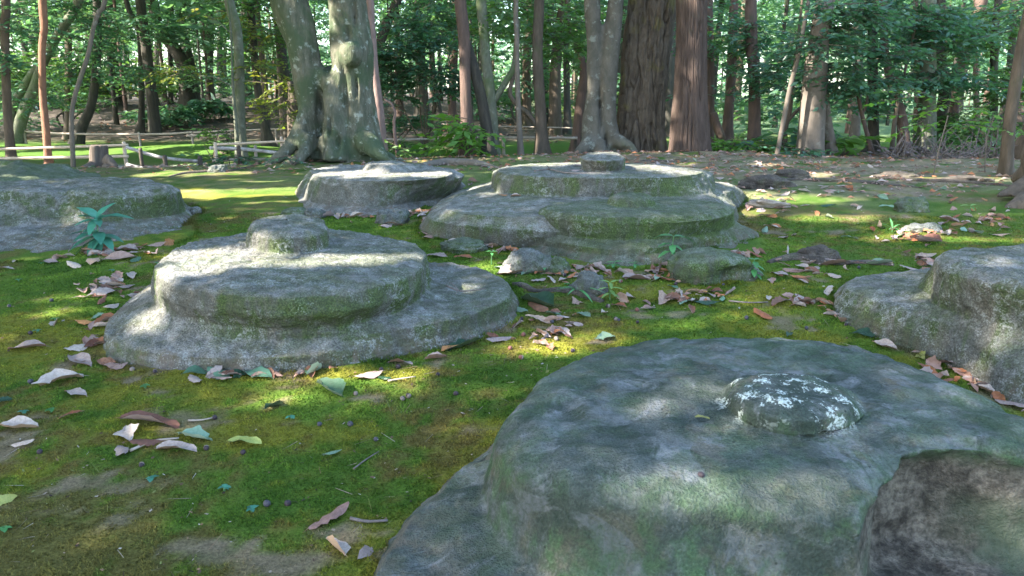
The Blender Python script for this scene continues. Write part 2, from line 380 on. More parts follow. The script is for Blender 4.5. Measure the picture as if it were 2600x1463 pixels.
# large nearest stone, broken at its front right
rimA = [(1265,1110),(1290,1180),(1360,1232),(1480,1275),(1620,1298),(1780,1308),(1950,1318),(2090,1335),(2190,1335),(2245,1240),(2288,1157),(2350,1142),(2430,1140),(2510,1146),
        (2620,1182),(2710,1180),(2680,1110),(2560,1060),(2420,1000),(2290,925),(2150,885),(2000,868),(1750,866),(1600,880),(1480,915),(1400,945),(1330,1000),(1285,1060)]
notch = {9: .90, 10: .82, 11: .82, 12: .83, 13: .86, 14: .9}
scA = [1.06,1.05,1.06,1.09,1.11,1.12,1.13,1.10,1.02] + [notch[i] for i in range(9, 15)] + [1.0]*2 + [1.02]*8 + [1.05, 1.07, 1.07]
zA = [-.04,-.04,-.045,-.05,-.055,-.06,-.07,-.07,-.07] + [-.09]*6 + [-.03]*13
def stoneA():
    c = at_z(2005, 1015, .14)
    base = ('px', -.18, [(870,1560),(895,1470),(975,1350),(1045,1295),(1125,1230),(1205,1180),(1255,1145),(1300,1095),(1420,1030),(1600,975),(2000,960),(2300,1010),(2600,1160),(2780,1300),(2800,1600),(2500,1850),(2000,1950),(1500,1880),(1000,1720)])
    ledge = ('px', [-.08,-.07,-.06,-.055,-.05,-.045,-.04,-.04,-.04,-.04,-.04,-.10,-.12,-.13,-.12,-.10,-.09,-.09,-.085],
             [(935,1500),(990,1390),(1055,1295),(1130,1222),(1212,1158),(1268,1122),(1312,1060),(1430,985),(1600,942),(2000,925),(2300,970),(2570,1105),(2720,1260),(2720,1520),(2480,1680),(2000,1740),(1500,1700),(1200,1650),(1040,1600)])
    rim = ('px', [.085,.09,.09,.09,.09,.09,.09,.09,.095,.11,.12,.12,.12,.115,.10,.09,.09,.09,.1,.1,.1,.1,.1,.1,.1,.1,.095,.09], rimA)
    # the foot of the raised seat lies in plan under the rim, so it is built from the rim's plan
    pts = np.array([at_z(u, v, z) for (u, v), z in zip(rim[2], rim[1])])
    hollow = [(c[0] + (p[0] - c[0]) * (notch.get(i, 1.015)), c[1] + (p[1] - c[1]) * (notch.get(i, 1.015)), .085 if i in notch else .05) for i, p in enumerate(pts)]
    under = [(c[0] + (p[0] - c[0]) * (notch.get(i, 0) * 1.03 if i in notch else scA[i]), c[1] + (p[1] - c[1]) * (notch.get(i, 0) * 1.03 if i in notch else scA[i]), zA[i]) for i, p in enumerate(pts)]
    rings = [base, ledge, ('w', under), ('w', hollow), rim, ('rel', .95, .118), ('rel', .80, .135), ('rel', .42, .142),
             ('px', .142, [(1838,1010),(1870,1060),(1960,1100),(2060,1108),(2150,1085),(2195,1040),(2170,1000),(2060,965),(1920,962)]),
             ('px', .175, [(1862,985),(1890,1030),(1970,1062),(2060,1066),(2130,1046),(2162,1012),(2125,978),(2030,958),(1925,956)]),
             ('px', .19, [(1890,970),(1920,1000),(1990,1022),(2060,1022),(2100,1005),(2110,985),(2070,966),(1980,955),(1910,957)]),
             ('rel', .5, .197)]
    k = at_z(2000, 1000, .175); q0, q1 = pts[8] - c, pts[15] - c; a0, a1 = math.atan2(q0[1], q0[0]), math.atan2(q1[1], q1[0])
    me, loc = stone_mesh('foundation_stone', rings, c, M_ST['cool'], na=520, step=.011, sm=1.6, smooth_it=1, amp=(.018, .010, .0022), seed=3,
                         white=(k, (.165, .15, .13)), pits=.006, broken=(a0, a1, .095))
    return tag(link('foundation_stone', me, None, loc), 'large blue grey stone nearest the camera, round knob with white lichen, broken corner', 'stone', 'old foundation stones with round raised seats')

stoneA()
stone('foundation_stone', 'grey two tier stone with thick round hub, sunlit left rim and twig on right ledge', 'stone', [
    ('px', 'g', [(243,905),(353,938),(500,946),(700,944),(808,936),(1010,910),(1212,868),(1316,825),(1322,790),(1250,760),(1080,730),(850,700),(600,715),(420,760),(300,840)]),
    ('px', .0, [(275,855),(365,890),(500,905),(700,908),(850,895),(1010,872),(1200,835),(1305,790),(1318,765),(1270,725),(1080,700),(850,670),(600,690),(430,730),(330,780)]),
    ('px', [.02,.03,.035,.035,.04,.045,.055,.06,.065,.065,.065,.06,.05,.04,.035,.025], [(305,812),(400,842),(520,855),(700,862),(860,855),(1010,835),(1180,800),(1290,758),(1296,735),(1262,700),(1180,672),(1085,664),(850,640),(600,650),(430,700),(352,745)]),
    ('px', .072, [(393,760),(440,801),(560,826),(720,836),(880,825),(1010,791),(1080,745),(1088,700),(1010,655),(850,628),(650,630),(500,655),(420,705)]),
    ('px', .13, [(396,728),(440,770),(555,792),(720,803),(890,792),(1020,755),(1078,705),(1078,665),(1000,628),(850,608),(650,610),(510,632),(428,675)]),
    ('px', .188, [(400,686),(440,722),(550,745),(720,756),(895,742),(1025,708),(1075,662),(1064,628),(985,602),(850,588),(650,592),(520,610),(432,645)]),
    ('rel', .93, .2), ('rel', .6, .206),
    ('px', .208, [(628,624),(650,638),(730,645),(812,638),(834,624),(805,610),(730,603),(660,610)]),
    ('px', .268, [(634,585),(658,600),(730,607),(806,600),(828,585),(804,569),(730,561),(662,569)]),
    ('px', .29, [(650,568),(678,582),(730,588),(792,582),(814,568),(792,554),(730,548),(674,554)]), ('rel', .7, .297)],
    at_z(732, 622, .2), 'speck', na=460, step=.010, sm=3.5, smooth_it=1, amp=(.012, .007, .0055), seed=21)
stone('foundation_stone', 'broad mossy grey stone at the left edge behind the leafy green plant', 'stone', [
    ('px', 'g', [(-420,650),(-200,680),(0,668),(69,662),(165,652),(241,640),(345,630),(441,620),(487,606),(496,580),(450,550),(250,530),(0,530),(-250,540),(-420,580)]),
    ('px', .09, [(-400,600),(-200,625),(0,612),(80,605),(165,600),(345,586),(450,572),(484,552),(440,520),(250,505),(0,500),(-250,510),(-400,550)]),
    ('px', .125, [(-390,575),(-200,590),(0,575),(90,571),(165,569),(345,558),(446,546),(474,530),(440,512),(250,498),(0,494),(-250,503),(-390,540)]),
    ('px', .245, [(-380,510),(-200,518),(0,508),(165,505),(345,501),(430,495),(455,487),(425,474),(250,468),(0,470),(-250,474),(-370,492)]),
    ('px', .285, [(-350,487),(-200,494),(0,487),(165,484),(320,481),(410,477),(432,469),(380,462),(172,456),(0,461),(-200,465),(-330,477)]), ('rel', .8, .292),
    ('px', .294, [(160,466),(200,472),(260,474),(310,470),(325,464),(280,459),(210,458)]), ('px', .308, [(185,457),(230,461),(280,460),(300,457),(270,454),(215,453)])],
    at_z(240, 466, .29), 'speck', na=440, step=.010, sm=3.5, amp=(.014, .007, .0045), seed=41)
stone('foundation_stone', 'low mossy stone just behind the broad one at the left edge, wavy top', 'stone', [
    ('px', 'g', [(-150,470),(0,474),(100,474),(192,466),(197,450),(100,440),(-150,438)]),
    ('px', .19, [(-140,440),(0,444),(100,445),(188,440),(194,430),(100,422),(-140,420)]),
    ('px', [.28,.285,.24,.245,.265,.275,.25,.29], [(-130,420),(30,420),(90,434),(150,432),(184,422),(182,414),(100,420),(-130,405)]), ('rel', .6, [.31,.32,.26,.26,.28,.28,.26,.31])],
    at_z(60, 425, .27), 'green', na=260, step=.016, sm=5, amp=(.02, .008, .002), seed=55)
stone('foundation_stone', 'pale stone with low broken knob, brightly sunlit top, before the big forked tree', 'stone', [
    ('px', 'g', [(755,524),(816,547),(943,552),(1029,544),(1098,528),(1190,496),(1197,480),(1120,468),(960,460),(820,465),(766,490)]),
    ('px', .125, [(772,501),(815,519),(943,526),(1060,511),(1153,486),(1182,474),(1130,456),(960,445),(830,450),(782,475)]),
    ('px', .245, [(789,454),(815,467),(900,474),(1020,472),(1110,464),(1152,456),(1147,436),(1080,426),(960,421),(840,425),(797,438)]),
    ('px', .28, [(797,440),(830,453),(920,459),(1050,458),(1122,450),(1147,438),(1110,425),(960,418),(840,422)]), ('rel', .85, .288),
    ('px', .29, [(925,430),(950,437),(1000,438),(1050,432),(1060,426),(1010,421),(950,423)]), ('px', .325, [(932,417),(960,421),(1002,421),(1036,417),(1022,411),(975,410)])],
    at_z(985, 430, .29), 'pale', na=360, step=.010, sm=3.5, smooth_it=1, amp=(.010, .006, .004), seed=61)
stone('foundation_stone', 'wide stone with tall round hub at the back, before the deeply furrowed trunk', 'stone', [
    ('px', 'g', [(1066,598),(1160,612),(1270,622),(1330,626),(1500,632),(1700,604),(1865,536),(1893,506),(1884,486),(1800,474),(1600,466),(1400,466),(1250,474),(1150,492),(1085,545)]),
    ('px', .15, [(1092,560),(1180,574),(1290,583),(1400,590),(1600,586),(1750,556),(1850,508),(1880,484),(1860,470),(1700,456),(1500,452),(1300,456),(1205,474),(1140,504),(1105,530)]),
    ('px', .205, [(1130,532),(1220,546),(1320,552),(1500,552),(1700,532),(1815,496),(1862,476),(1845,464),(1600,452),(1300,452),(1225,474),(1170,502)]),
    ('px', .227, [(1253,481),(1265,491),(1400,499),(1600,500),(1750,497),(1803,489),(1811,472),(1750,454),(1500,442),(1300,447),(1255,466)]),
    ('px', .305, [(1257,446),(1276,456),(1420,464),(1600,466),(1740,460),(1796,450),(1800,434),(1700,423),(1500,417),(1350,419),(1268,430)]),
    ('px', .336, [(1265,435),(1300,444),(1420,450),(1600,452),(1740,446),(1788,435),(1700,422),(1500,414),(1350,417),(1278,426)]), ('rel', .8, .343),
    ('px', .345, [(1477,430),(1500,435),(1535,437),(1570,435),(1587,430),(1560,425),(1530,423),(1495,425)]),
    ('px', .415, [(1479,402),(1500,407),(1535,409),(1568,407),(1584,402),(1560,396),(1530,394),(1498,396)]),
    ('px', .432, [(1490,391),(1505,395),(1535,397),(1562,395),(1573,391),(1555,387),(1530,385),(1505,387)]), ('rel', .7, .434)],
    at_z(1530, 430, .34), 'olive', na=460, step=.009, sm=3, smooth_it=1, amp=(.010, .006, .004), seed=71)
stone('foundation_stone', 'middle stone with very low knob and mossy side lobes, seedling growing before it', 'stone', [
    ('px', 'g', [(1292,628),(1340,648),(1422,664),(1474,677),(1560,682),(1664,677),(1745,662),(1830,652),(1940,632),(1946,612),(1890,586),(1800,572),(1600,562),(1450,564),(1325,582)]),
    ('px', .08, [(1297,600),(1330,608),(1430,632),(1500,644),(1600,650),(1700,640),(1790,624),(1885,606),(1930,600),(1885,576),(1800,556),(1600,546),(1450,550),(1338,570)]),
    ('px', .11, [(1320,584),(1350,595),(1430,617),(1500,628),(1600,632),(1700,625),(1785,610),(1870,590),(1900,584),(1870,566),(1790,548),(1600,540),(1450,543),(1355,562)]),
    ('px', .135, [(1367,573),(1398,593),(1500,606),(1620,609),(1752,599),(1848,580),(1859,557),(1780,545),(1600,536),(1450,538),(1382,556)]),
    ('px', .215, [(1370,541),(1400,553),(1500,565),(1620,567),(1760,562),(1847,548),(1856,529),(1800,518),(1650,511),(1500,511),(1408,519)]),
    ('px', .242, [(1382,527),(1420,540),(1500,549),(1620,551),(1750,546),(1832,533),(1842,522),(1780,512),(1600,507),(1450,511)]), ('rel', .75, .248),
    ('px', .25, [(1543,520),(1560,527),(1600,530),(1640,528),(1664,520),(1640,513),(1600,511),(1560,513)]),
    ('px', .285, [(1549,503),(1580,509),(1610,510),(1642,508),(1658,503),(1634,498),(1588,497)]), ('px', .298, [(1560,495),(1580,500),(1610,501),(1640,499),(1650,495),(1630,491),(1590,490)]), ('rel', .6, .302)],
    at_z(1605, 520, .25), 'hstone', na=440, step=.009, sm=3.5, smooth_it=1, amp=(.012, .007, .0035), seed=81)
stone('foundation_stone', 'rough stepped stone cut by the right edge, leaf litter along its foot', 'stone', [
    ('px', 'g', [(2108,782),(2132,818),(2180,842),(2263,876),(2334,900),(2388,922),(2469,962),(2600,1045),(2800,1090),(3000,1010),(3050,860),(2900,750),(2700,730),(2500,720),(2300,726),(2180,745)]),
    ('px', .03, [(2120,752),(2150,774),(2200,795),(2300,832),(2400,856),(2500,886),(2620,936),(2800,980),(2980,930),(3020,825),(2880,715),(2700,695),(2500,692),(2300,694),(2190,710)]),
    ('px', .075, [(2145,730),(2200,755),(2300,790),(2420,826),(2520,848),(2620,878),(2800,905),(2960,845),(3000,775),(2860,682),(2700,668),(2500,670),(2350,692),(2220,697)]),
    ('px', .11, [(2366,752),(2415,790),(2520,817),(2640,842),(2800,862),(2930,802),(2960,740),(2850,670),(2700,656),(2500,656),(2398,694)]),
    ('px', .235, [(2390,678),(2432,702),(2520,724),(2650,745),(2800,750),(2905,718),(2935,676),(2840,644),(2700,634),(2500,632),(2412,646)]), ('rel', .88, .258), ('rel', .5, .262)],
    at_z(2600, 690, .22), 'speck', na=440, step=.010, sm=3.5, amp=(.016, .009, .005), seed=91)

def rock(label, u, v, w, h, mat='rock', asp=.8, seed=0, name='rock', cat='rock', yaw=0.0, group=None, flat=1.0, dip=None):
    """a natural rock sitting in the ground: w, h are its width and visible height in photo pixels"""
    p = gpt(u, v); d = depth(p); rx = w / 2 * d / FPX; rz = h * d / FPX * .8; ry = rx * asp
    p[1] += ry * .85; p[2] = float(ground_h(p[0], p[1])[0])
    nu, nv = 64, 34
    th = np.linspace(0, 2 * np.pi, nu, endpoint=False); ph = np.linspace(-.5, np.pi / 2, nv)
    T, H = np.meshgrid(th, ph); ch, sh = np.cos(H), np.sin(H)
    ch = np.sign(ch) * abs(ch) ** .75; sh = np.sign(sh) * abs(sh) ** flat
    q = np.stack([ch * np.cos(T), ch * np.sin(T), sh], -1).reshape(-1, 3)
    r = 1 + .34 * fbm(q * 1.2 + seed, 3, seed) + .12 * fbm(q * 4 + seed, 3, seed + 5) + .02 * fbm(q * 14, 2, seed)
    q = q * r[:, None] * np.array([rx, ry, rz])
    if dip is not None:                      # a hollow under an overhang: (angle, strength)
        a = np.arctan2(q[:, 1], q[:, 0]); k = np.exp(-((np.angle(np.exp(1j * (a - dip[0])))) / .5) ** 2) * sstep(rz * .75, rz * .35, q[:, 2]) * sstep(-rz * .5, 0, q[:, 2])
        q[:, :2] *= (1 - dip[1] * k)[:, None]
    i = np.arange(nu * nv).reshape(nv, nu); j = np.roll(i, -1, 1)
    F = np.stack([i[:-1], j[:-1], j[1:], i[1:]], -1).reshape(-1, 4)
    low = sstep(rz * .5 + .01, 0, q[:, 2])
    o = link(name, mesh(name, q, F, M_ST[mat], True, {'low': low}), None, p); o.rotation_euler = (0, 0, yaw)
    FOOT.append((p[:2], np.linspace(-np.pi, np.pi, 36, endpoint=False), np.full(36, min(rx, ry) * .9)))
    return tag(o, label, cat, group)
rock('rounded mossy rock with a dark hollow, right of the middle stone', 1823, 722, 262, 82, 'green', .62, 3, dip=(-1.0, .45), flat=.8)
rock('brownish rock lying before the left lobe of the middle stone', 1345, 694, 140, 60, 'rock', .7, 8)
rock('small mossy wedge of rock beside the brownish rock', 1420, 697, 66, 42, 'green', .9, 12)
rock('pointed mossy rock rising from a root, before the middle stone', 1497, 752, 92, 62, 'rock', .9, 17)
rock('angular grey rock in the gap between the pale stone and the wide one', 993, 572, 84, 44, 'rock', .8, 22)
rock('small grey rock at the left foot of the pale stone', 793, 556, 60, 30, 'rock', .9, 26)
rock('flat mossy rock nearly sunk in moss before the wide stone lobe', 1172, 642, 110, 30, 'green', .8, 31)
rock('flat dark rock left of the pale stone, half sunk in moss', 745, 550, 70, 20, 'green', .8, 33)
rock('grey brown rock low in the moss right of the hollow rock', 2085, 664, 110, 36, 'root', .6, 36)
rock('mossy hump in the open moss near the right edge', 2325, 540, 90, 42, 'green', .7, 44)
rock('pale half buried stone chunk among litter near the right edge', 2350, 590, 90, 26, 'rock', .6, 48)
rock('low brown hump of earth and root behind the right lobe of the wide stone', 1960, 478, 130, 32, 'root', .6, 52)
rock('small brown hump at the back near the pale trunk', 2020, 452, 90, 22, 'root', .6, 57)
rock('long pale hump of root at the back right, near the brush pile', 2290, 452, 110, 16, 'root', .5, 60)
rock('low brown hump before the brush pile at far right', 2470, 462, 120, 14, 'root', .5, 64)
rock('low pale rock between the leafy fence rails and the moss', 545, 438, 50, 22, 'rock', .8, 66)
rock('small grey stone at the right foot of the broad left stone', 492, 545, 30, 22, 'pale', .9, 68)
# ------------------------------------------------------------------ trees
def mat_bark(name, c1, c2, moss=.2, green=(.07, .10, .04), vscale=.22, scale=9.0, bump=.6, lich=0.0, rough=.92, mossy_foot=True):
    t = NT(name); v = t.coord('Object'); vs = t.coord('Object', (1, 1, vscale))
    a = t.noise(vs, scale * 2.2, 5, .65, .4); b = t.noise(v, scale * .35, 4, .6); f = t.noise(vs, scale * 9, 3, .6)
    c = t.mix(t.ramp(a, .34, .66), c2, c1)
    c = t.mix(t.ramp(f, .3, .7, .0, .4), c, c2)
    c = t.mix(t.ramp(b, .62 - .3 * moss, .80 - .3 * moss, 0, .8), c, green)
    if lich:
        l = t.ramp(t.noise(v, scale * 1.6, 5, .7), .56, .66, 0, lich)
        c = t.mix(l, c, (.42, .46, .40))
    h = t.math('ADD', a, t.math('MULTIPLY', f, .5))
    return t.done(c, rough, t.bump(h, bump, .02), .2)
MB = {
    'big': mat_bark('bark_big_forked', (.15, .14, .105), (.065, .07, .047), .6, (.055, .082, .042), .35, 8, 1.0, .4),
    'smooth': mat_bark('bark_smooth_grey', (.12, .107, .088), (.075, .07, .055), .2, (.11, .12, .075), .6, 6, .35, .25),
    'pine': mat_bark('bark_furrowed', (.12, .097, .072), (.065, .05, .037), .2, (.13, .115, .04), .35, 10, .8),
    'red': mat_bark('bark_red_brown', (.11, .077, .062), (.062, .044, .036), .05, (.10, .09, .06), .16, 11, .8),
    'redd': mat_bark('bark_dull_red', (.14, .092, .074), (.085, .06, .05), .15, (.07, .085, .05), .2, 10, .6),
    'orange': mat_bark('bark_orange', (.27, .14, .085), (.17, .09, .06), .0, (.2, .12, .06), .3, 8, .4),
    'pale': mat_bark('bark_pale_tan', (.17, .14, .115), (.115, .097, .08), .15, (.16, .17, .10), .4, 7, .4, .2),
    'pink': mat_bark('bark_pinkish', (.30, .21, .185), (.20, .135, .12), .05, (.16, .13, .09), .3, 7, .4),
    'greygreen': mat_bark('bark_grey_green', (.16, .165, .12), (.095, .10, .07), .5, (.08, .115, .045), .4, 8, .5, .2),
    'dark': mat_bark('bark_dark', (.075, .065, .052), (.04, .036, .03), .3, (.045, .06, .03), .25, 9, .7),
    'brown': mat_bark('bark_brown', (.13, .10, .075), (.075, .06, .045), .3, (.075, .09, .04), .25, 9, .6),
    'bough': mat_bark('bark_far', (.10, .09, .075), (.06, .055, .045), .35, (.06, .08, .045), .25, 8, .4),
}
def mat_leaf(name, cols, trans=.35, rough=.38, tcol=None):
    t = NT(name); a = t.attr('tone').outputs['Fac']
    c = t.mix(t.ramp(a, .0, .5), cols[0], cols[1]); c = t.mix(t.ramp(a, .5, 1.0), c, cols[2])
    t.done(c, rough, None, .45)
    tr = t.n('ShaderNodeBsdfTranslucent'); t.l(t.mix(1.0, c, tcol or (1.6, 1.7, .8), 'MULTIPLY'), tr.inputs['Color'])
    mx = t.n('ShaderNodeMixShader'); mx.inputs[0].default_value = trans
    t.l(t.b.outputs[0], mx.inputs[1]); t.l(tr.outputs[0], mx.inputs[2]); t.l(mx.outputs[0], t.out.inputs['Surface'])
    return t.m
ML = {
    'teal': mat_leaf('leaf_dark_evergreen', ((.042, .115, .08), (.06, .145, .092), (.095, .19, .10)), .42, .3),
    'green': mat_leaf('leaf_mid_green', ((.055, .125, .048), (.085, .17, .055), (.13, .22, .07)), .45, .4),
    'yellow': mat_leaf('leaf_yellow_green', ((.08, .12, .025), (.14, .17, .03), (.24, .20, .04)), .45, .5),
    'far': mat_leaf('leaf_far', ((.06, .135, .10), (.09, .185, .125), (.14, .24, .125)), .5, .45),  # far leaves tinted paler in place of haze
    'lime': mat_leaf('leaf_fresh_green', ((.07, .17, .03), (.10, .22, .035), (.15, .27, .05)), .45, .4),
    'brush': mat_leaf('leaf_dry_brush', ((.06, .045, .05), (.13, .10, .105), (.24, .20, .20)), .15, .7, (1.2, 1.0, .8)),
}

def catmull(P, n):
    P = np.asarray(P, float); Q = np.vstack([2 * P[0] - P[1], P, 2 * P[-1] - P[-2]])
    seg = np.linalg.norm(np.diff(P[:, :3], axis=0), axis=1); cum = np.concatenate([[0], np.cumsum(seg)])
    s = np.linspace(0, cum[-1], n); k = np.clip(np.searchsorted(cum, s, side='right') - 1, 0, len(P) - 2)
    t = ((s - cum[k]) / np.maximum(seg[k], 1e-9))[:, None]
    p0, p1, p2, p3 = Q[k], Q[k + 1], Q[k + 2], Q[k + 3]
    return .5 * ((2 * p1) + (-p0 + p2) * t + (2 * p0 - 5 * p1 + 4 * p2 - p3) * t * t + (-p0 + 3 * p1 - 3 * p2 + p3) * t ** 3)

def tube(path, sides=12, step=None, cap=True, shape=None):
    """path rows x, y, z, r -> verts, faces, (theta, along, radius) per vertex"""
    path = np.asarray(path, float); L = np.linalg.norm(np.diff(path[:, :3], axis=0), axis=1).sum()
    n = int(np.clip(L / (step or .1), 4, 400)); P = catmull(path, n); X, r = P[:, :3], np.maximum(P[:, 3], .0005)
    T = np.gradient(X, axis=0); T /= np.maximum(np.linalg.norm(T, axis=1, keepdims=True), 1e-9)
    ref = np.array([0, -1.0, 0]) if abs(T[:, 1]).mean() < .8 else np.array([0, 0, 1.0])
    A = np.cross(T, ref); A /= np.maximum(np.linalg.norm(A, axis=1, keepdims=True), 1e-9); B = np.cross(A, T)
    th = np.linspace(0, 2 * np.pi, sides, endpoint=False)
    al = np.concatenate([[0], np.cumsum(np.linalg.norm(np.diff(X, axis=0), axis=1))])
    RR = np.repeat(r[:, None], sides, 1)
    if shape is not None: RR = shape(np.tile(th, (n, 1)), np.repeat(al[:, None], sides, 1), RR)
    V = X[:, None] + RR[..., None] * (np.cos(th)[None, :, None] * A[:, None] + np.sin(th)[None, :, None] * B[:, None])
    i = np.arange(n * sides).reshape(n, sides); j = np.roll(i, -1, 1)
    F = np.stack([i[:-1], j[:-1], j[1:], i[1:]], -1).reshape(-1, 4)
    V = V.reshape(-1, 3)
    if cap:
        V = np.vstack([V, X[0], X[-1]]); a, b = n * sides, n * sides + 1; q = np.arange(sides); q2 = np.roll(q, -1)
        F = np.vstack([F, np.stack([q2, q, np.full(sides, a), np.full(sides, a)], -1), np.stack([i[-1], j[-1], np.full(sides, b), np.full(sides, b)], -1)])
    return V, F

def tidy(F):        # quads that repeat a vertex become triangles
    return [tuple(f[:3]) if f[2] == f[3] else tuple(f) for f in F.tolist()]

def join(parts):
    Vs, Fs, o = [], [], 0
    for V, F in parts: Vs.append(V); Fs.append(F + o); o += len(V)
    return np.vstack(Vs), np.vstack(Fs)

OFF = {1: 0, 2: 600, 3: 1200, 4: 1850}
def pxpath(k, pts, Y=None):
    """points (x, y, half width[, nearer by]) read off enlargement k -> full photo pixels -> a path standing at distance Y"""
    full = [(p[0] / 2.8986 + OFF[k], p[1] / 2.8986, p[2] / 2.8986, (p[3] if len(p) > 3 else 0)) for p in pts]
    if Y is None: Y = gpt(full[0][0], full[0][1])[1]
    out = []
    for u, v, w, dy in full:
        p = at_y(u, v, Y - dy); out.append([p[0], p[1], p[2], w * depth(p) / FPX])
    return np.array(out), Y

CROWN_TREES = []   # (object, x, y) whose crowns make up the near canopy
def grow(path, H, lean=.6):
    """continue a trunk past the top of the photograph to height H"""
    d = path[-1, :3] - path[-3 if len(path) > 2 else -2, :3]; d = d / max(np.linalg.norm(d), 1e-6); d = d * np.array([lean, lean, 1]); d /= np.linalg.norm(d)
    if d[2] < .5: d = np.array([d[0], d[1], .7]); d /= np.linalg.norm(d)
    rows = [path]; p = path[-1].copy(); z0, r0 = p[2], p[3]
    while p[2] < H - .2:
        s = min(1.0, max(.3, (H - p[2]) / d[2])); d = d + np.array([*rng.normal(0, .06, 2), .08]); d /= np.linalg.norm(d)
        p = p.copy(); p[:3] += d * s; p[3] = r0 * (1 - .72 * (p[2] - z0) / (H - z0 + .01)); rows.append(p[None])
    return np.vstack(rows)

def trunk_parts(path, flare=.5, sides=18, step=.07, rough=.06, bark=None, seed=0):
    r0 = path[0, 3]
    def shape(th, al, R):
        lob = 1 + .4 * np.cos(3 * th + seed) + .25 * np.cos(5 * th + 2 * seed)
        R = R * (1 + flare * np.exp(-np.maximum(al - .1, 0) / (1.6 * r0 + .03)) * lob)
        q = np.stack([np.cos(th) * 1.2, np.sin(th) * 1.2, al * .9], -1).reshape(-1, 3)
        R = R * (1 + rough * fbm(q * 1.6 + seed, 3, seed).reshape(R.shape))
        if bark: R = bark(th, al, R)
        return R
    return tube(path, sides, step, True, shape)

def tree(k, Y, mat, label, pts, H=6.5, group=None, cat='tree', name='tree', flare=.45, sides=16, step=.09, limbs=(), crown=True, bark=None, rough=.05, lean=.6):
    path, Y = pxpath(k, pts, Y)
    base = path[0].copy(); base[2] = float(ground_h(base[0], base[1])[0]); path[0, 2] = base[2] - .10
    keep = [0] + [i for i in range(1, len(path)) if path[i, 2] > base[2] + .02]; path = path[keep]
    path = grow(path, H, lean) if H else path
    t = thing(name, label, cat, base[:3], group)
    V, F = trunk_parts(path, flare, sides, step, rough, bark, seed=int(abs(base[0]) * 37) % 91)
    me = mesh('trunk', V - base[:3], tidy(F), MB[mat])
    link('trunk', me, t)
    for (kk, dY, lp) in limbs:
        lpath, _ = pxpath(kk, lp, Y - dY)
        V, F = tube(lpath, 8, .06); link('branch', mesh('branch', V - base[:3], tidy(F), MB[mat]), t)
    if crown: CROWN_TREES.append((t, path[-1, 0], path[-1, 1]))
    t['_xy'] = 0; del t['_xy']
    return t, base

def bark_plates(nx, nz, dep, cross=.5):
    def f(th, al, R):
        q = np.stack([np.cos(th) * nx, np.sin(th) * nx, al * nz], -1).reshape(-1, 3)
        w = fbm(q * .7, 2, 5) * .8
        n = abs(vnoise(q + w[:, None], 3)); n2 = abs(vnoise(q * np.array([1, 1, 3.2]) + 9 + w[:, None], 4))
        g = (1 - sstep(.02, .16, n)) + cross * (1 - sstep(.0, .12, n2)) * .8
        return R - (dep * np.clip(g, 0, 1.2) - .25 * dep * fbm(q * 3, 2, 8)).reshape(R.shape)
    return f

def fused_tree(k, Y, mat, label, tubes, voxel, base_px, H, carve=(), relax=7, grooves=.026, group=None):
    b = at_y(base_px[0] / 2.8986 + OFF[k], base_px[1] / 2.8986, Y); b[2] = float(ground_h(b[0], b[1])[0])
    parts = []
    for tb, up in tubes:
        p, _ = pxpath(k, tb, Y)
        if up: p = grow(p, H, .6)
        parts.append(tube(p, 24, .06))
    V, F = join(parts)
    tmp = link('tmp', mesh('tmp', V - b, tidy(F), []))
    md = tmp.modifiers.new('r', 'REMESH'); md.mode = 'VOXEL'; md.voxel_size = voxel
    ms = tmp.modifiers.new('s', 'SMOOTH'); ms.factor = .5; ms.iterations = relax
    bpy.context.view_layer.update(); dg = bpy.context.evaluated_depsgraph_get(); ev = tmp.evaluated_get(dg); me = ev.to_mesh()
    n = len(me.vertices); co = np.empty(n * 3, np.float32); no = np.empty(n * 3, np.float32)
    me.vertices.foreach_get('co', co); me.vertices.foreach_get('normal', no); co = co.reshape(-1, 3).astype(float); no = no.reshape(-1, 3)
    faces = [tuple(p.vertices) for p in me.polygons]; ev.to_mesh_clear(); bpy.data.objects.remove(tmp)
    W = co + b
    d = .018 * fbm(W * np.array([3, 3, 1.2]), 3, 2) + grooves * fbm(W * np.array([9, 9, 1.1]), 3, 7) + .004 * fbm(W * np.array([40, 40, 14]), 2, 9)
    co = co + no * d[:, None]
    for (u, v, ru, rv, dep) in carve:
        c = at_y(u / 2.8986 + OFF[k], v / 2.8986, Y); s = depth(c) / FPX / 2.8986
        e = np.exp(-((W[:, 0] - c[0]) / (ru * s)) ** 2 - ((W[:, 2] - c[2]) / (rv * s)) ** 2) * (no[:, 1] < .35)
        co[:, 1] += dep * e
    t = thing('tree', label, 'tree', b, group)
    link('trunk', mesh('trunk', co, faces, MB[mat]), t)
    for tb, up in tubes:
        if up: p, _ = pxpath(k, tb, Y); p = p[-1]; CROWN_TREES.append((t, p[0] + .3 * np.sign(p[0]), p[1]))
    return t, b

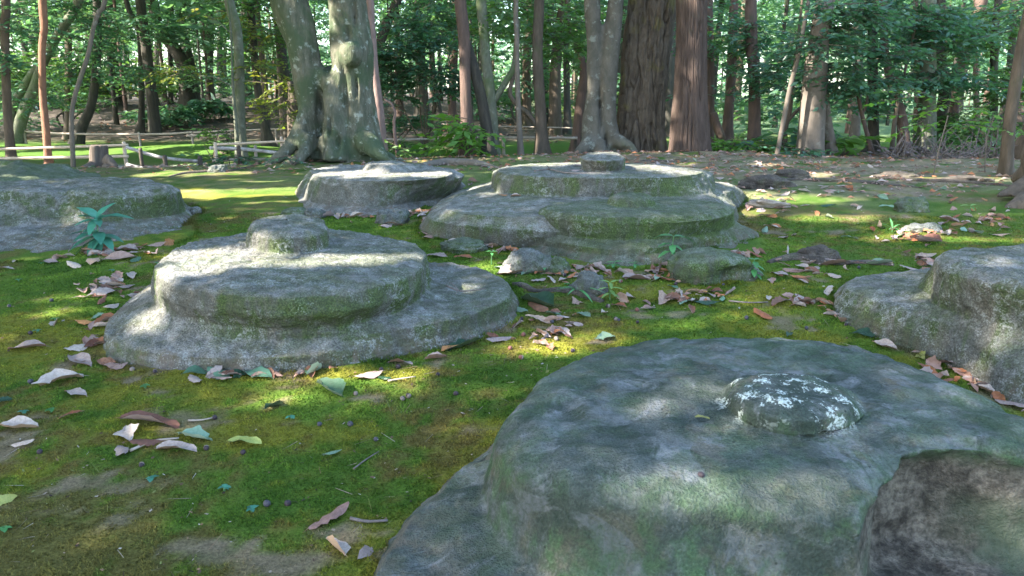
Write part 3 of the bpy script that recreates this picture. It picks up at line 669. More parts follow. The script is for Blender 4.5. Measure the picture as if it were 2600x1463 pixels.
# the big forked tree
fused_tree(2, 7.9, 'big', 'massive green grey tree with two fused leaning trunks and spreading roots', [
    ([(545,1190,110),(560,950,98),(556,800,102),(540,700,108),(520,550,116),(487,350,118),(440,180,128),(385,0,135)], True),
    ([(900,1230,215),(895,1080,190),(878,950,172),(850,800,168),(828,600,166),(842,460,160),(842,350,160),(832,200,150),(820,0,142)], True),
    ([(565,900,85,.0),(590,1060,110,.03),(605,1200,140,.08)], False),
    ([(640,860,55,-.02),(640,960,75,.0),(640,1080,95,.04),(640,1200,120,.08)], False),
    ([(680,520,75,.02),(695,640,66,.14),(705,800,60,.20),(712,950,72,.24),(718,1100,85,.28),(722,1190,105,.3)], False),
    ([(520,820,55,.1),(465,960,62,.16),(395,1080,60,.22),(310,1165,46,.3),(215,1225,26,.36)], False),
    ([(550,1000,70,.2),(505,1120,62,.34),(420,1200,42,.45),(310,1235,20,.5)], False),
    ([(940,1020,95,.22),(1010,1100,70,.36),(1090,1165,45,.45),(1180,1190,22,.5)], False),
    ([(830,330,70,.22),(845,390,88,.26),(860,450,70,.2)], False),
    ([(1000,1100,60,-.1),(1150,1175,40,.1),(1290,1195,20,.3)], False)], .03, (720, 1170), 8.0,
    carve=[(690,475,26,46,.28),(622,770,15,75,.14),(636,960,10,60,.08),(745,940,9,80,.08),(832,720,12,170,.13),(905,640,9,60,.09),(890,110,11,70,.10),(850,260,14,60,.06),(630,1060,16,90,.14),(790,1040,22,60,.12)])
fused_tree(3, 8.8, 'smooth', 'smooth grey tree with twin trunks pressed together above knuckled roots', [
    ([(890,1180,115),(888,1050,88),(882,900,74),(882,740,50),(884,600,44),(888,300,50),(880,0,60)], True),
    ([(1040,1160,95),(1025,1040,72),(1003,900,60),(996,760,62),(994,600,68),(1018,380,68),(1042,150,60),(1055,0,60)], True),
    ([(860,1040,55,.1),(800,1110,42,.2),(730,1165,28,.26),(660,1195,12,.3)], False),
    ([(1050,1030,55,.1),(1120,1065,48,.2),(1175,1105,36,.26),(1200,1150,24,.3)], False),
    ([(960,1060,50,.1),(950,1140,60,.22),(950,1190,70,.28)], False)], .025, (960, 1150), 7.5,
    carve=[(935,780,9,140,.10),(975,1060,10,60,.12),(1100,1085,26,10,.08),(800,1170,14,16,.1)], grooves=.004)
tree(3, 9.2, 'pine', 'thick brown trunk with deep furrowed bark plates', [(1240,1150,172),(1240,1060,166),(1235,900,166),(1258,600,172),(1275,400,174),(1300,200,176),(1325,0,176)],
     H=9, sides=220, step=.022, flare=.12, bark=bark_plates(4.4, 2.0, .055), rough=.05)
tree(3, 8.5, 'red', 'red brown trunk with fine vertical bark fissures and a thin bare vine', [(1590,1180,150),(1592,1060,138),(1595,900,134),(1600,700,120),(1606,500,115),(1612,250,111),(1612,0,112)],
     H=9, sides=200, step=.024, flare=.10, bark=bark_plates(11, 1.8, .02, .3), rough=.04,
     limbs=[(3, .42, [(1672,1170,5),(1650,1000,5),(1612,800,5),(1580,600,4)])])

TR = [
 (1, 9.2, 'brown', 'dull brown upright trunk at the very left edge behind the fence', [(75,1160,34),(60,900,30),(45,600,30),(35,200,30),(40,0,30)], {}),
 (1, 9.0, 'orange', 'slim wavy tree with peeling orange bark, forked at the foot', [(345,1185,26),(338,950,26),(318,750,25),(312,550,25),(310,350,25),(325,200,26),(312,0,28)], {'limbs': [(1, 0, [(345,1000,16),(365,1120,14),(385,1200,14)])]}),
 (1, 8.6, 'pale', 'thin pale grey stem bending to the right, by the stump', [(527,1215,16),(532,1050,17),(525,900,17),(540,750,16),(600,550,16),(650,400,16),(690,200,16),(740,60,17),(775,0,17)], {'flare': .2, 'H': 5}),
 (1, 12.5, 'dark', 'dark trunk curving up from a bent foot behind the pale grey stem', [(540,1050,40),(600,940,36),(665,800,32),(700,600,30),(718,350,28),(715,100,28),(712,0,28)], {}),
 (1, 12, 'greygreen', 'mossy trunk leaning far right behind the orange tree', [(110,1060,45),(150,900,40),(250,650,36),(330,430,34),(450,220,32),(580,0,30)], {'limbs': [(1, 0, [(95,1000,36),(90,800,32),(200,600,30),(285,470,26)])]}),
 (1, 14, 'brown', 'straight brown trunk between the orange tree and the pale stem', [(495,1060,26),(500,800,24),(505,500,24),(500,200,24),(490,0,24)], {}),
 (1, 20, 'bough', 'thick straight grey brown trunk far up the left bank', [(835,775,40),(830,500,37),(820,250,36),(815,0,36)], {}),
 (1, 15, 'dark', 'dark slender trunk with a forked upper stem, left middle distance', [(1020,945,28),(1042,830,22),(1040,600,20),(1035,400,20),(1025,250,20),(990,150,20),(935,30,18)], {'limbs': [(1, 0, [(1030,300,14),(1052,150,14),(1050,0,14)])]}),
 (1, 16, 'dark', 'dark leaning trunk right of the forked slender one', [(1180,910,26),(1150,750,23),(1100,560,22),(1060,380,22),(1050,150,20),(1052,0,20)], {}),
 (1, 19.5, 'dark', 'heavy dark trunk bowing out to the left on the bank', [(1390,780,56),(1370,620,48),(1335,450,46),(1250,310,44),(1160,180,42),(1120,0,40)], {}),
 (1, 20, 'bough', 'upright dark trunk crossing behind the bowed one', [(1430,770,44),(1400,500,38),(1350,250,34),(1330,100,32),(1340,0,32)], {}),
 (1, 22, 'bough', 'pair of dim trunks right of the bowed trunk', [(1555,760,30),(1540,550,28),(1545,350,28),(1540,0,28)], {'limbs': [(1, 0, [(1545,500,20),(1500,300,18),(1480,0,18)])]}),
 (1, 21, 'dark', 'thin dark trunk just left of the bowed one', [(1252,745,17),(1255,500,16),(1250,300,16),(1268,0,16)], {}),
 (1, 9.6, 'greygreen', 'yellowish mossy trunk with a pale dead stem beside the birch fence', [(1770,1060,40),(1765,900,40),(1762,700,38),(1760,450,36),(1740,200,36),(1685,0,36)], {'limbs': [(1, .25, [(1745,1040,16),(1735,900,14),(1718,700,11),(1708,500,9),(1700,250,8),(1675,0,7)]), (1, .25, [(1712,640,6),(1640,600,5),(1560,565,4),(1440,560,3)]), (1, .25, [(1700,250,5),(1640,190,4),(1580,145,3),(1490,110,2)])]}),
 (1, 11.5, 'dark', 'dark trunk leaning left beside the big forked tree', [(1985,1045,44),(1945,900,30),(1895,650,28),(1875,450,28),(1860,250,28),(1840,0,28)], {}),
 (2, 10.5, 'brown', 'ragged broken brown trunk hard against the left of the big tree', [(430,1000,50),(425,850,50),(418,700,34),(400,600,24)], {'H': None, 'crown': False}),
 (2, 12, 'dark', 'almost black trunk showing left of the big forked tree', [(400,900,46),(370,700,40),(340,450,38),(320,250,36),(300,0,36)], {}),
 (2, 9.3, 'pink', 'pinkish slim trunk sunlit on its left, right behind the big tree', [(1068,1095,40),(1055,900,40),(1035,700,36),(1012,500,34),(1000,300,32),(985,100,30),(980,0,30)], {}),
 (2, 14, 'dark', 'dark crooked trunk leaning right above the dense evergreen shrub', [(1035,930,40),(1040,700,38),(1050,400,36),(1080,250,36),(1130,120,36),(1185,0,36)], {}),
 (2, 16, 'bough', 'thick grey trunk half hidden by the dense evergreen shrub', [(1390,930,40),(1360,500,36),(1330,200,34),(1330,0,34)], {}),
 (2, 15.5, 'redd', 'short dark brown trunk right of the dense evergreen shrub', [(1590,960,36),(1590,800,30),(1592,600,28),(1605,400,28),(1610,0,26)], {}),
 (2, 18, 'bough', 'grey leaning trunk behind the far thin rail in the middle', [(1500,920,26),(1485,800,24),(1462,650,22),(1440,400,20),(1440,0,20)], {}),
 (2, 9.0, 'redd', 'brown trunk with a bright sun patch, left of the crossed pair', [(1690,1155,52),(1690,1000,45),(1690,800,42),(1684,550,40),(1676,300,44),(1660,120,44),(1648,0,44)], {}),
 (2, 9.1, 'dark', 'dark trunk slanting left into the sun patched one', [(1865,1165,52),(1850,1000,42),(1815,780,40),(1765,560,40),(1720,400,36),(1690,300,30)], {'H': None, 'crown': False}),
 (2, 9.3, 'greygreen', 'pale olive trunk rising right of the crossed dark one', [(1892,1160,46),(1885,950,42),(1868,700,40),(1835,420,38),(1820,200,38),(1800,0,38)], {'limbs': [(2, 0, [(1885,770,22),(1930,690,24),(1985,600,24),(2040,510,24),(2060,380,22),(2070,150,18)])]}),
 (2, 9.7, 'pink', 'sinuous bare sapling standing by the middle rail', [(1190,1105,12),(1165,980,12),(1160,900,11),(1170,830,10),(1140,760,9),(1090,730,7)], {'H': None, 'crown': False, 'flare': .2}),
 (3, 9.0, 'pale', 'thin straight pale brown stem before the dark green trunk', [(360,1165,24),(342,900,20),(330,600,19),(325,300,18),(320,0,18)], {'flare': .3, 'H': 5.5}),
 (3, 9.3, 'brown', 'dark upright trunk with a crooked side branch at its left foot', [(515,1145,52),(506,1000,43),(496,750,40),(478,450,39),(480,250,38),(490,0,37)], {'limbs': [(3, 0, [(470,930,18),(420,850,18),(360,800,18),(295,735,17),(272,680,16),(290,600,15),(312,500,13),(320,350,10)])]}),
 (3, 16, 'bough', 'grey green trunk behind the thin rail left of the twin tree', [(700,990,30),(695,700,26),(690,450,25),(690,150,24),(690,0,24)], {}),
 (3, 11, 'redd', 'dark red trunk with an upper bend just left of the twin tree', [(765,1010,46),(790,800,38),(815,600,34),(815,470,28),(780,370,22),(738,260,18),(705,120,16),(690,0,14)], {}),
 (3, 12, 'redd', 'reddish trunk hugging the right side of the red brown trunk', [(1752,1020,30),(1750,750,30),(1748,400,30),(1740,100,30),(1740,0,30)], {'limbs': [(3, .3, [(1775,830,26),(1790,900,30),(1835,1030,34)])]}),
 (3, 12.3, 'redd', 'dim red trunk standing clear right of the red brown one', [(1868,1020,44),(1882,850,36),(1898,650,34),(1912,400,34),(1920,200,33),(1925,0,32)], {}),
 (4, 10.5, 'redd', 'purplish brown trunk with a long bend, left of the pale leaning pole', [(190,1095,46),(190,900,44),(188,650,42),(182,480,42),(168,330,44),(165,150,44),(165,0,42)], {}),
 (4, 8.7, 'pale', 'thin pale pole of a tree leaning to the right', [(345,1200,15),(398,920,17),(450,660,17),(510,420,16),(560,160,15),(590,0,14)], {'flare': .2, 'H': 4.5}),
 (4, 9.6, 'brown', 'dark crooked stem behind the pale leaning pole', [(390,1120,26),(415,950,20),(445,850,16),(465,700,15),(490,450,12),(510,300,10)], {'limbs': [(4, 0, [(430,900,15),(470,850,14),(525,795,13)])], 'H': 4, 'crown': False}),
 (4, 8.9, 'pale', 'stout pale tan trunk with a sun spot, half hidden by hanging leaves', [(598,1200,100),(602,1100,92),(612,900,90),(625,700,88),(636,550,84),(650,400,76),(685,150,66),(700,0,60)], {'flare': .12, 'sides': 28}),
 (4, 9.2, 'pale', 'slender leaning trunk sunlit white, right beside the stout pale one', [(765,1225,42),(750,1080,40),(728,920,34),(715,750,28),(710,550,24),(725,300,20)], {'H': 5}),
 (4, 13, 'pale', 'far tan trunk seen in the gap right of the stout pale one', [(920,1060,36),(935,900,32),(950,700,30),(960,400,28),(960,0,26)], {}),
 (4, 9.3, 'redd', 'crooked thin brown stem leaning left over the leaf litter', [(1075,1235,18),(1022,1000,16),(972,800,14),(945,640,12),(940,500,8)], {'limbs': [(4, 0, [(975,850,10),(1005,800,10),(1025,700,8)])], 'H': 4, 'crown': False}),
 (4, 10.8, 'dark', 'black brown trunk with a slanting root at its left', [(1062,1160,46),(1064,1000,38),(1066,800,36),(1062,600,36),(1060,300,34),(1060,0,34)], {'limbs': [(4, .15, [(1050,1080,26),(1000,1125,30),(930,1170,18)])]}),
 (4, 10.4, 'redd', 'leaning brown trunk with two sunlit bands', [(1310,1090,44),(1280,920,38),(1248,780,36),(1205,620,36),(1180,520,32),(1150,350,28)], {'H': 5.5}),
 (4, 10.0, 'brown', 'thin bent stem in front of the leaning banded trunk', [(1205,1140,16),(1212,980,16),(1232,830,15),(1262,700,13),(1292,550,10)], {'H': 4, 'crown': False}),
 (4, 10.5, 'greygreen', 'stout pale olive trunk behind the purple brush pile', [(1458,1160,66),(1460,1000,62),(1462,750,60),(1468,500,56),(1472,250,52),(1475,0,48)], {'flare': .15}),
 (4, 12, 'redd', 'dim narrow trunk touching the left of the stout olive one', [(1390,1060,26),(1390,800,24),(1388,500,22),(1380,200,20),(1378,0,20)], {}),
 (4, 11.4, 'dark', 'black crooked trunk just right of the stout olive one', [(1535,1050,40),(1555,870,40),(1592,700,42),(1570,560,40),(1560,300,34),(1565,0,30)], {}),
 (4, 12, 'redd', 'sunlit red trunk that leans off to the upper right', [(1662,1070,34),(1660,850,32),(1680,620,34),(1735,420,38),(1800,220,40),(1865,0,42)], {}),
 (4, 11.5, 'dark', 'thin dark trunk near the right edge behind twigs', [(1905,1070,34),(1948,850,30),(1952,500,28),(1962,200,26),(1985,0,26)], {}),
 (4, 20, 'redd', 'small far trunk catching the sun near the right edge', [(1832,950,22),(1822,700,20),(1820,400,18),(1820,0,18)], {}),
 (4, 6.4, 'brown', 'smooth dark trunk leaning right at the right edge of the moss', [(2050,1310,44),(2052,1100,42),(2080,820,42),(2122,560,42),(2175,260,42),(2230,0,40)], {'sides': 24}),
]
TREES = {}
for i, (k, Y, m, lab, pts, kw) in enumerate(TR):
    t, b = tree(k, Y, m, lab, pts, **{**dict(H=6.0 if Y < 12 else 7.5), **kw}); TREES[lab] = (t, b)

# trees added outside the picture, unseen, so that their crowns shade the stones
for ti, (x, y, r) in enumerate([(-5.6, 6.6, .17), (-6.9, 9.3, .17), (-5.4, .3, .16), (-6.2, 3.2, .16), (-8.6, -1.2, .2), (-10.5, 5.2, .2), (-5.2, -3.6, .17), (-13.5, 1.5, .22), (-12.8, 8.8, .2), (3.6, -2.8, .2), (6.6, 3.4, .2), (5.4, 8.2, .18), (-1.5, -5.5, .2), (9.5, 6.5, .2)]):
    g = float(ground_h(x, y)[0]); path = np.array([[x, y, g - .1, r], [x + .1, y, g + 1, r * .9], [x, y + .1, g + 2.5, r * .85]])
    path = grow(path, 11.0 if x < -4 else 7.0); t = thing('tree', f'tree just outside the view, {["beside the path", "by the left fence", "level with the two tier stone", "left of the broad left stone", "far left behind the viewer", "in the left wood", "behind the viewer at left", "deep at far left", "far beyond the left fence", "behind the viewer at right", "right of the right edge stone", "right of the root flare", "straight behind the viewer", "deep at far right"][ti]}', 'tree', (x, y, g), 'trees round the clearing outside the view')
    V, F = trunk_parts(path, .5, 14, .12); link('trunk', mesh('trunk', V - np.array([x, y, g]), tidy(F), MB['brown']), t)
    CROWN_TREES.append((t, path[-1, 0], path[-1, 1]))

# ------------------------------------------------------------------ foliage
def leaf_quads(pos, ax, nrm, ln, wd):
    """folded diamond leaves: base, left, tip, right"""
    ax = ax / np.linalg.norm(ax, axis=1, keepdims=True); sd = np.cross(nrm, ax); sd /= np.maximum(np.linalg.norm(sd, axis=1, keepdims=True), 1e-9); up = np.cross(ax, sd)
    ln = np.broadcast_to(ln, (len(pos),))[:, None]; wd = np.broadcast_to(wd, (len(pos),))[:, None]
    a = pos; b = pos + ax * ln; m = pos + ax * ln * .45 + up * wd * .12
    V = np.stack([a, m - sd * wd * .5, b, m + sd * wd * .5], 1).reshape(-1, 3)
    i = np.arange(len(pos))[:, None] * 4
    F = np.stack([i + [0, 1, 2], i + [0, 2, 3]], 1).reshape(-1, 3)
    return V, F

def sprays(c, rad, n, leaf=.09, per=11, L=(.22, .5), r=rng, shell=.4, flat=.5):
    """leafy twigs spread through an ellipsoid, in layers with gaps between them"""
    c = np.asarray(c, float); rad = np.asarray(rad, float)
    q = r.normal(size=(n * 3, 3)); q /= np.linalg.norm(q, axis=1, keepdims=True); q *= (r.random(n * 3) ** (1 / 3) * (1 - shell) + shell * r.random(n * 3) ** .2)[:, None]
    p = c + q * rad
    keep = fbm(p * np.array([1.7, 1.7, 3.2]) + 3.1, 2, int(r.integers(1e6))) > .02; p, q = p[keep][:n], q[keep][:n]; n = len(p)
    az = np.arctan2(q[:, 1], q[:, 0]) + r.normal(0, .8, n); dr = r.normal(-.12, .22, n); ll = r.uniform(*L, n)
    d = np.stack([np.cos(az), np.sin(az), dr], 1); d /= np.linalg.norm(d, axis=1, keepdims=True)
    t = (np.arange(per) + .5) / per; side = np.where(np.arange(per) % 2, 1., -1.)
    P = p[:, None] + d[:, None] * (ll[:, None] * t[None])[..., None]; P[..., 2] -= (t ** 2 * .10)[None] * ll[:, None]
    h = np.stack([-d[:, 1], d[:, 0], np.zeros(n)], 1)
    A = d[:, None] * .7 + h[:, None] * side[None, :, None] * .8 + r.normal(0, .22, (n, per, 3)); A[..., 2] -= .15
    N = np.array([0, 0, 1.0]) + r.normal(0, flat, (n, per, 3))
    ln = leaf * r.uniform(.7, 1.2, n * per)
    V, F = leaf_quads(P.reshape(-1, 3), A.reshape(-1, 3), N.reshape(-1, 3), ln, ln * r.uniform(.36, .5, n * per))
    tone = np.clip(np.repeat(r.random(n), per) * .6 + r.random(n * per) * .4, 0, 1)
    # twigs as thin prisms
    e = p + d * ll[:, None]; w = .004 + .002 * r.random(n)
    tv = np.stack([p + h * w[:, None], p - h * w[:, None], p + np.array([0, 0, 1]) * w[:, None] * 1.6, e], 1).reshape(-1, 3); i = np.arange(n)[:, None] * 4 + len(V)
    tf = np.stack([i + [0, 1, 3], i + [1, 2, 3], i + [2, 0, 3]], 1).reshape(-1, 3)
    return np.vstack([V, tv]), np.vstack([F, tf]), np.concatenate([np.repeat(tone, 4), np.zeros(len(tv))]), np.concatenate([np.zeros(len(F), int), np.ones(len(tf), int)])

def leafmesh(name, blobs, leafmat, barkmat='brown', origin=(0, 0, 0), **kw):
    Vs, Fs, Ts, Is, o = [], [], [], [], 0
    for c, rad, n in blobs:
        V, F, T, I = sprays(c, rad, n, **kw); Vs.append(V); Fs.append(F + o); Ts.append(T); Is.append(I); o += len(V)
    return mesh(name, np.vstack(Vs) - np.asarray(origin), np.vstack(Fs), [ML[leafmat], MB[barkmat]], False, {'tone': np.concatenate(Ts)}, np.concatenate(Is))

def hang(label_or_tree, blobs_px, mat, leaf=.09, **kw):
    """low leafy branches of one tree; blobs (u, v, Y, ru, rv, n) in photo pixels at distance Y"""
    t, b = TREES[label_or_tree] if isinstance(label_or_tree, str) else label_or_tree
    for u, v, Y, ru, rv, n in blobs_px:
        n = max(8, int(n * .8))
        p = at_y(u, v, Y); s = depth(p) / FPX
        link('leafy_branch', leafmesh('leafy_branch', [(p, (ru * s, max(.35, .6 * ru * s), rv * s), n)], mat, 'brown', b[:3], leaf=leaf, **kw), t)

hang('dull brown upright trunk at the very left edge behind the fence', [(40,60,9.5,90,70,70),(20,160,9.0,50,40,30),(110,235,10,60,25,30)], 'teal')
hang('mossy trunk leaning far right behind the orange tree', [(150,70,11.5,110,90,110),(220,150,12,60,60,60),(60,250,11,60,30,40)], 'teal')
hang('straight brown trunk between the orange tree and the pale stem', [(150,240,13,80,30,60),(190,190,14,70,60,70)], 'green')
hang('dark trunk curving up from a bent foot behind the pale grey stem', [(290,60,13,120,80,130),(300,170,13,50,50,50)], 'teal')
hang('dark slender trunk with a forked upper stem, left middle distance', [(350,110,15,90,70,130),(420,40,15,80,50,90)], 'teal')
hang('dark leaning trunk right of the forked slender one', [(420,170,16,60,50,70)], 'green')
hang('heavy dark trunk bowing out to the left on the bank', [(480,60,19,120,70,170),(520,190,19,60,50,80)], 'far', leaf=.12)
hang('pair of dim trunks right of the bowed trunk', [(560,90,21,110,90,190)], 'far', leaf=.13)
hang('yellowish mossy trunk with a pale dead stem beside the birch fence', [(520,40,9.6,70,18,40),(470,180,9.6,40,12,22),(590,120,9.6,60,30,36),(640,190,9.8,50,40,30)], 'yellow', leaf=.07)
hang('dark trunk leaning left beside the big forked tree', [(650,110,11,70,60,70),(640,30,11.5,90,40,90)], 'green')
hang('almost black trunk showing left of the big forked tree', [(730,230,10.5,40,40,36),(712,280,10,30,40,26),(700,60,11,60,40,50)], 'yellow', leaf=.08)
hang('dark crooked trunk leaning right above the dense evergreen shrub', [(1010,60,13.5,110,50,120),(1120,40,14,110,50,130)], 'teal')
hang('thick grey trunk half hidden by the dense evergreen shrub', [(1080,90,15.5,110,60,130)], 'far', leaf=.11)
hang('short dark brown trunk right of the dense evergreen shrub', [(1150,120,15,60,90,100)], 'teal')
hang('pale olive trunk rising right of the crossed dark one', [(1270,30,9.8,80,40,70),(1235,90,9.6,30,50,30)], 'green')
hang('dark upright trunk with a crooked side branch at its left foot', [(1400,50,9.6,70,60,70),(1440,110,10,50,40,40)], 'green')
hang('dark red trunk with an upper bend just left of the twin tree', [(1440,60,11,60,60,80),(1420,150,12,60,40,60)], 'green')
hang('grey green trunk behind the thin rail left of the twin tree', [(1420,70,16,140,90,200)], 'far', leaf=.12)
hang('reddish trunk hugging the right side of the red brown trunk', [(1810,60,11.5,60,80,80),(1800,190,12,50,60,50)], 'teal')
hang('dim red trunk standing clear right of the red brown one', [(1860,80,12,70,60,80)], 'green')
hang('purplish brown trunk with a long bend, left of the pale leaning pole', [(1960,70,10.3,80,70,110),(1985,190,10.3,60,60,80),(1930,150,10.6,50,40,40)], 'teal')
hang('stout pale tan trunk with a sun spot, half hidden by hanging leaves', [(2110,60,8.6,120,60,170),(2090,120,8.6,70,40,60),(2200,130,8.7,110,70,180)], 'teal')
hang('slender leaning trunk sunlit white, right beside the stout pale one', [(2150,190,9.0,90,40,110),(2210,215,9.0,70,30,60)], 'teal')
hang('black brown trunk with a slanting root at its left', [(2260,70,10.5,130,80,220),(2180,250,10.6,60,40,50)], 'teal')
hang('leaning brown trunk with two sunlit bands', [(2330,140,9.8,110,70,200),(2280,30,9.6,120,50,160),(2390,200,9.8,70,30,80)], 'teal')
hang('stout pale olive trunk behind the purple brush pile', [(2400,90,10.2,90,60,150),(2440,205,10.2,80,25,70)], 'teal')
hang('black crooked trunk just right of the stout olive one', [(2440,160,11.2,70,60,90),(2370,40,11,90,40,110)], 'green')
hang('sunlit red trunk that leans off to the upper right', [(2520,120,11.6,80,80,130)], 'green')
hang('thin dark trunk near the right edge behind twigs', [(2560,60,11.2,70,60,100),(2550,230,11,60,60,70)], 'green')
hang('smooth dark trunk leaning right at the right edge of the moss', [(2590,40,7.0,50,40,50),(2640,90,6.8,50,60,50)], 'teal')

def shrub(label, u, v, Y, blobs, mat, name='shrub', cat='shrub', leaf=.09, group=None, stems=4, **kw):
    b = at_y(u, v, Y); b[2] = float(ground_h(b[0], b[1])[0]); bl = []
    for uu, vv, yy, ru, rv, n in blobs:
        p = at_y(uu, vv, yy); s = depth(p) / FPX; bl.append((p, (ru * s, max(.25, .6 * ru * s), rv * s), n))
    t = thing(name, label, cat, b, group)
    link('foliage', leafmesh('foliage', bl, mat, 'brown', b, leaf=leaf, **kw), t)
    parts = []
    for i in range(stems):
        c, rad, _n = bl[i % len(bl)]; e = c + rng.normal(0, .35, 3) * np.array(rad)
        parts.append(tube(np.array([[*b, .012], [*(b * .6 + e * .4 + rng.normal(0, .04, 3)), .009], [*e, .004]]), 6, .1))
    V, F = join(parts); link('stem', mesh('stem', V - b, tidy(F), MB['brown']), t)
    return t
shrub('dense dark evergreen shrub right of the big forked tree', 1080, 345, 11.5, [(1050,130,11.6,110,80,170),(1090,220,11.4,100,60,150),(1010,190,11.2,60,80,80),(1120,60,11.8,90,50,100),(1130,170,11.6,60,70,70)], 'teal', stems=7)
shrub('sunlit young plant at the foot of the sun patched trunk', 1192, 390, 8.8, [(1200,320,8.7,34,30,26),(1185,365,8.7,30,25,20)], 'lime', leaf=.13, cat='plant', name='plant', per=7)
shrub('bluish shrub low behind the far middle rail', 1000, 330, 12.5, [(990,280,12.6,70,30,80),(1060,300,12.6,60,25,60)], 'teal')
shrub('light green ground plant on the moss behind the middle rail', 1130, 385, 9.6, [(1120,372,9.6,60,12,50)], 'green', name='plant', cat='plant', leaf=.07)
shrub('low leafy plant left of the middle rail post', 1030, 382, 9.5, [(1010,375,9.5,40,10,28)], 'green', name='plant', cat='plant', leaf=.07)
shrub('mid green undergrowth at the foot of the purplish trunk', 1880, 390, 9.4, [(1870,375,9.4,60,24,90),(1925,385,9.2,50,20,60)], 'lime', name='plant', cat='plant', leaf=.08)
shrub('dark broad leaved plant between the purplish trunk and the pale pole', 2000, 385, 9.4, [(1995,360,9.4,26,32,26),(1970,370,9.5,24,20,14)], 'teal', name='plant', cat='plant', leaf=.26, per=5)
shrub('bright broad leaved plant right of the sunlit slender trunk', 2135, 405, 9.3, [(2135,375,9.3,24,34,16),(2155,385,9.3,24,20,10)], 'lime', name='plant', cat='plant', leaf=.26, per=5)
shrub('small fern like plant at the foot of the stout pale trunk', 2060, 408, 8.6, [(2040,390,8.5,34,18,24)], 'teal', name='plant', cat='plant', leaf=.08)
shrub('loose green shrub behind the brush pile', 2430, 370, 11, [(2400,320,10.8,60,40,70),(2450,345,10.8,60,30,60)], 'green')
shrub('thin twiggy shrub with pale stems near the right edge', 2510, 400, 9.5, [(2520,300,9.6,60,50,50),(2480,340,9.4,40,40,26)], 'green', stems=9)
shrub('leafy shrub at far right behind the thin dark trunk', 2570, 350, 10.5, [(2575,330,10.6,50,60,90),(2590,220,10.8,50,60,80)], 'green')
shrub('bluish undergrowth on the left bank behind the slender trunks', 420, 300, 15.5, [(400,285,15.6,60,22,70),(470,280,16,60,25,70)], 'teal', leaf=.12)
shrub('dark tuft of broad leaves on the bank below the bowed trunk', 535, 300, 16.5, [(535,275,16.6,36,24,60)], 'teal', leaf=.22, per=6)
shrub('yellow green undergrowth far up the left bank', 320, 245, 24, [(320,220,24,80,30,110)], 'yellow', leaf=.14)
shrub('small green sapling behind the birch fence', 545, 385, 9.6, [(540,340,9.7,26,20,16),(525,370,9.7,22,18,12)], 'green', name='plant', cat='plant', leaf=.08)
shrub('small dark leafed plant at the foot of the birch fence', 590, 425, 8.6, [(590,412,8.6,16,16,12)], 'teal', name='plant', cat='plant', leaf=.09)
shrub('yellowish low bush behind the birch fence', 570, 400, 10.2, [(585,385,10.2,40,14,34)], 'lime', name='plant', cat='plant', leaf=.08)
shrub('tiny ivy tuft in the left root hollow of the big tree', 745, 402, 7.35, [(748,396,7.4,10,8,10)], 'teal', name='plant', cat='plant', leaf=.05)

# ------------------------------------------------------------------ canopy over the clearing, gaps cut to place the sun patches
def zpt(u, v, z): return at_z(u, v, z)
HOLES = []
def hole(p, r, keep=0.0): HOLES.append((np.asarray(p, float), r, keep))
def band(u0, v0, u1, v1, z, r, n, keep=0.0):
    for i in range(n):
        f = i / max(n - 1, 1); u, v = u0 + (u1 - u0) * f, v0 + (v1 - v0) * f
        hole(gpt(u, v) if z is None else at_z(u, v, z), r, keep)
band(415, 648, 640, 650, .2, .085, 6); band(440, 692, 560, 676, .195, .065, 4); band(560, 676, 930, 672, .2, .055, 8); band(700, 655, 1040, 652, .2, .03, 5, .3); 
hole(at_z(398, 720, .16), .06); hole(at_z(330, 790, .08), .06); hole(at_z(370, 715, .09), .05); hole(at_z(640, 560, .28), .05)
band(815, 434, 930, 444, .288, .13, 4); band(930, 447, 1125, 441, .288, .11, 5); hole(at_z(795, 460, .22), .12); hole(at_z(780, 495, .14), .1); hole(at_z(985, 425, .3), .08)
band(480, 492, 790, 488, None, .22, 6); band(560, 515, 720, 505, None, .10, 3)
band(1275, 420, 1470, 416, .34, .13, 4); band(1600, 425, 1790, 440, .34, .10, 5); band(1300, 447, 1700, 448, .335, .04, 6, .5)
band(1900, 505, 2010, 510, None, .12, 3); band(2040, 500, 2110, 508, None, .09, 3); band(2050, 555, 2180, 553, None, .07, 4); band(1870, 500, 1920, 492, None, .1, 2)
band(1700, 1250, 1800, 1258, .1, .02, 3, .35); band(1880, 1248, 2080, 1244, .12, .02, 5, .3); hole(at_z(1480, 1180, .12), .02, .4); hole(at_z(1640, 1225, .12), .02, .4); hole(at_z(1740, 1330, .03), .02, .4); hole(at_z(1320, 1180, .05), .0)
band(2290, 1020, 2400, 1030, .13, .02, 3, .4); hole(at_z(2120, 1020, .17), .02, .3)
hole(at_z(2540, 900, .0), .02); hole(at_z(2580, 930, -.02), .02); hole(at_z(2300, 870, -.03), .02)
band(660, 955, 780, 950, None, .05, 4, .2); band(880, 965, 1100, 957, None, .05, 6, .2); band(1280, 890, 1500, 872, None, .06, 5, .2); band(0, 770, 260, 800, None, .06, 5, .5); band(560, 1000, 1200, 1010, None, .08, 8, .65); band(1500, 830, 1900, 800, None, .06, 6, .4)
band(1560, 810, 1740, 800, None, .04, 3); hole(gpt(1260, 680), .08)
band(2230, 605, 2580, 610, None, .05, 5); band(2300, 585, 2350, 590, .08, .06, 2); band(1980, 445, 2060, 445, None, .12, 3); band(2250, 450, 2350, 455, None, .1, 2); band(2420, 455, 2500, 455, None, .12, 2)
def tpt(k, x, y, Y): return at_y(x / 2.8986 + OFF[k], y / 2.8986, Y)
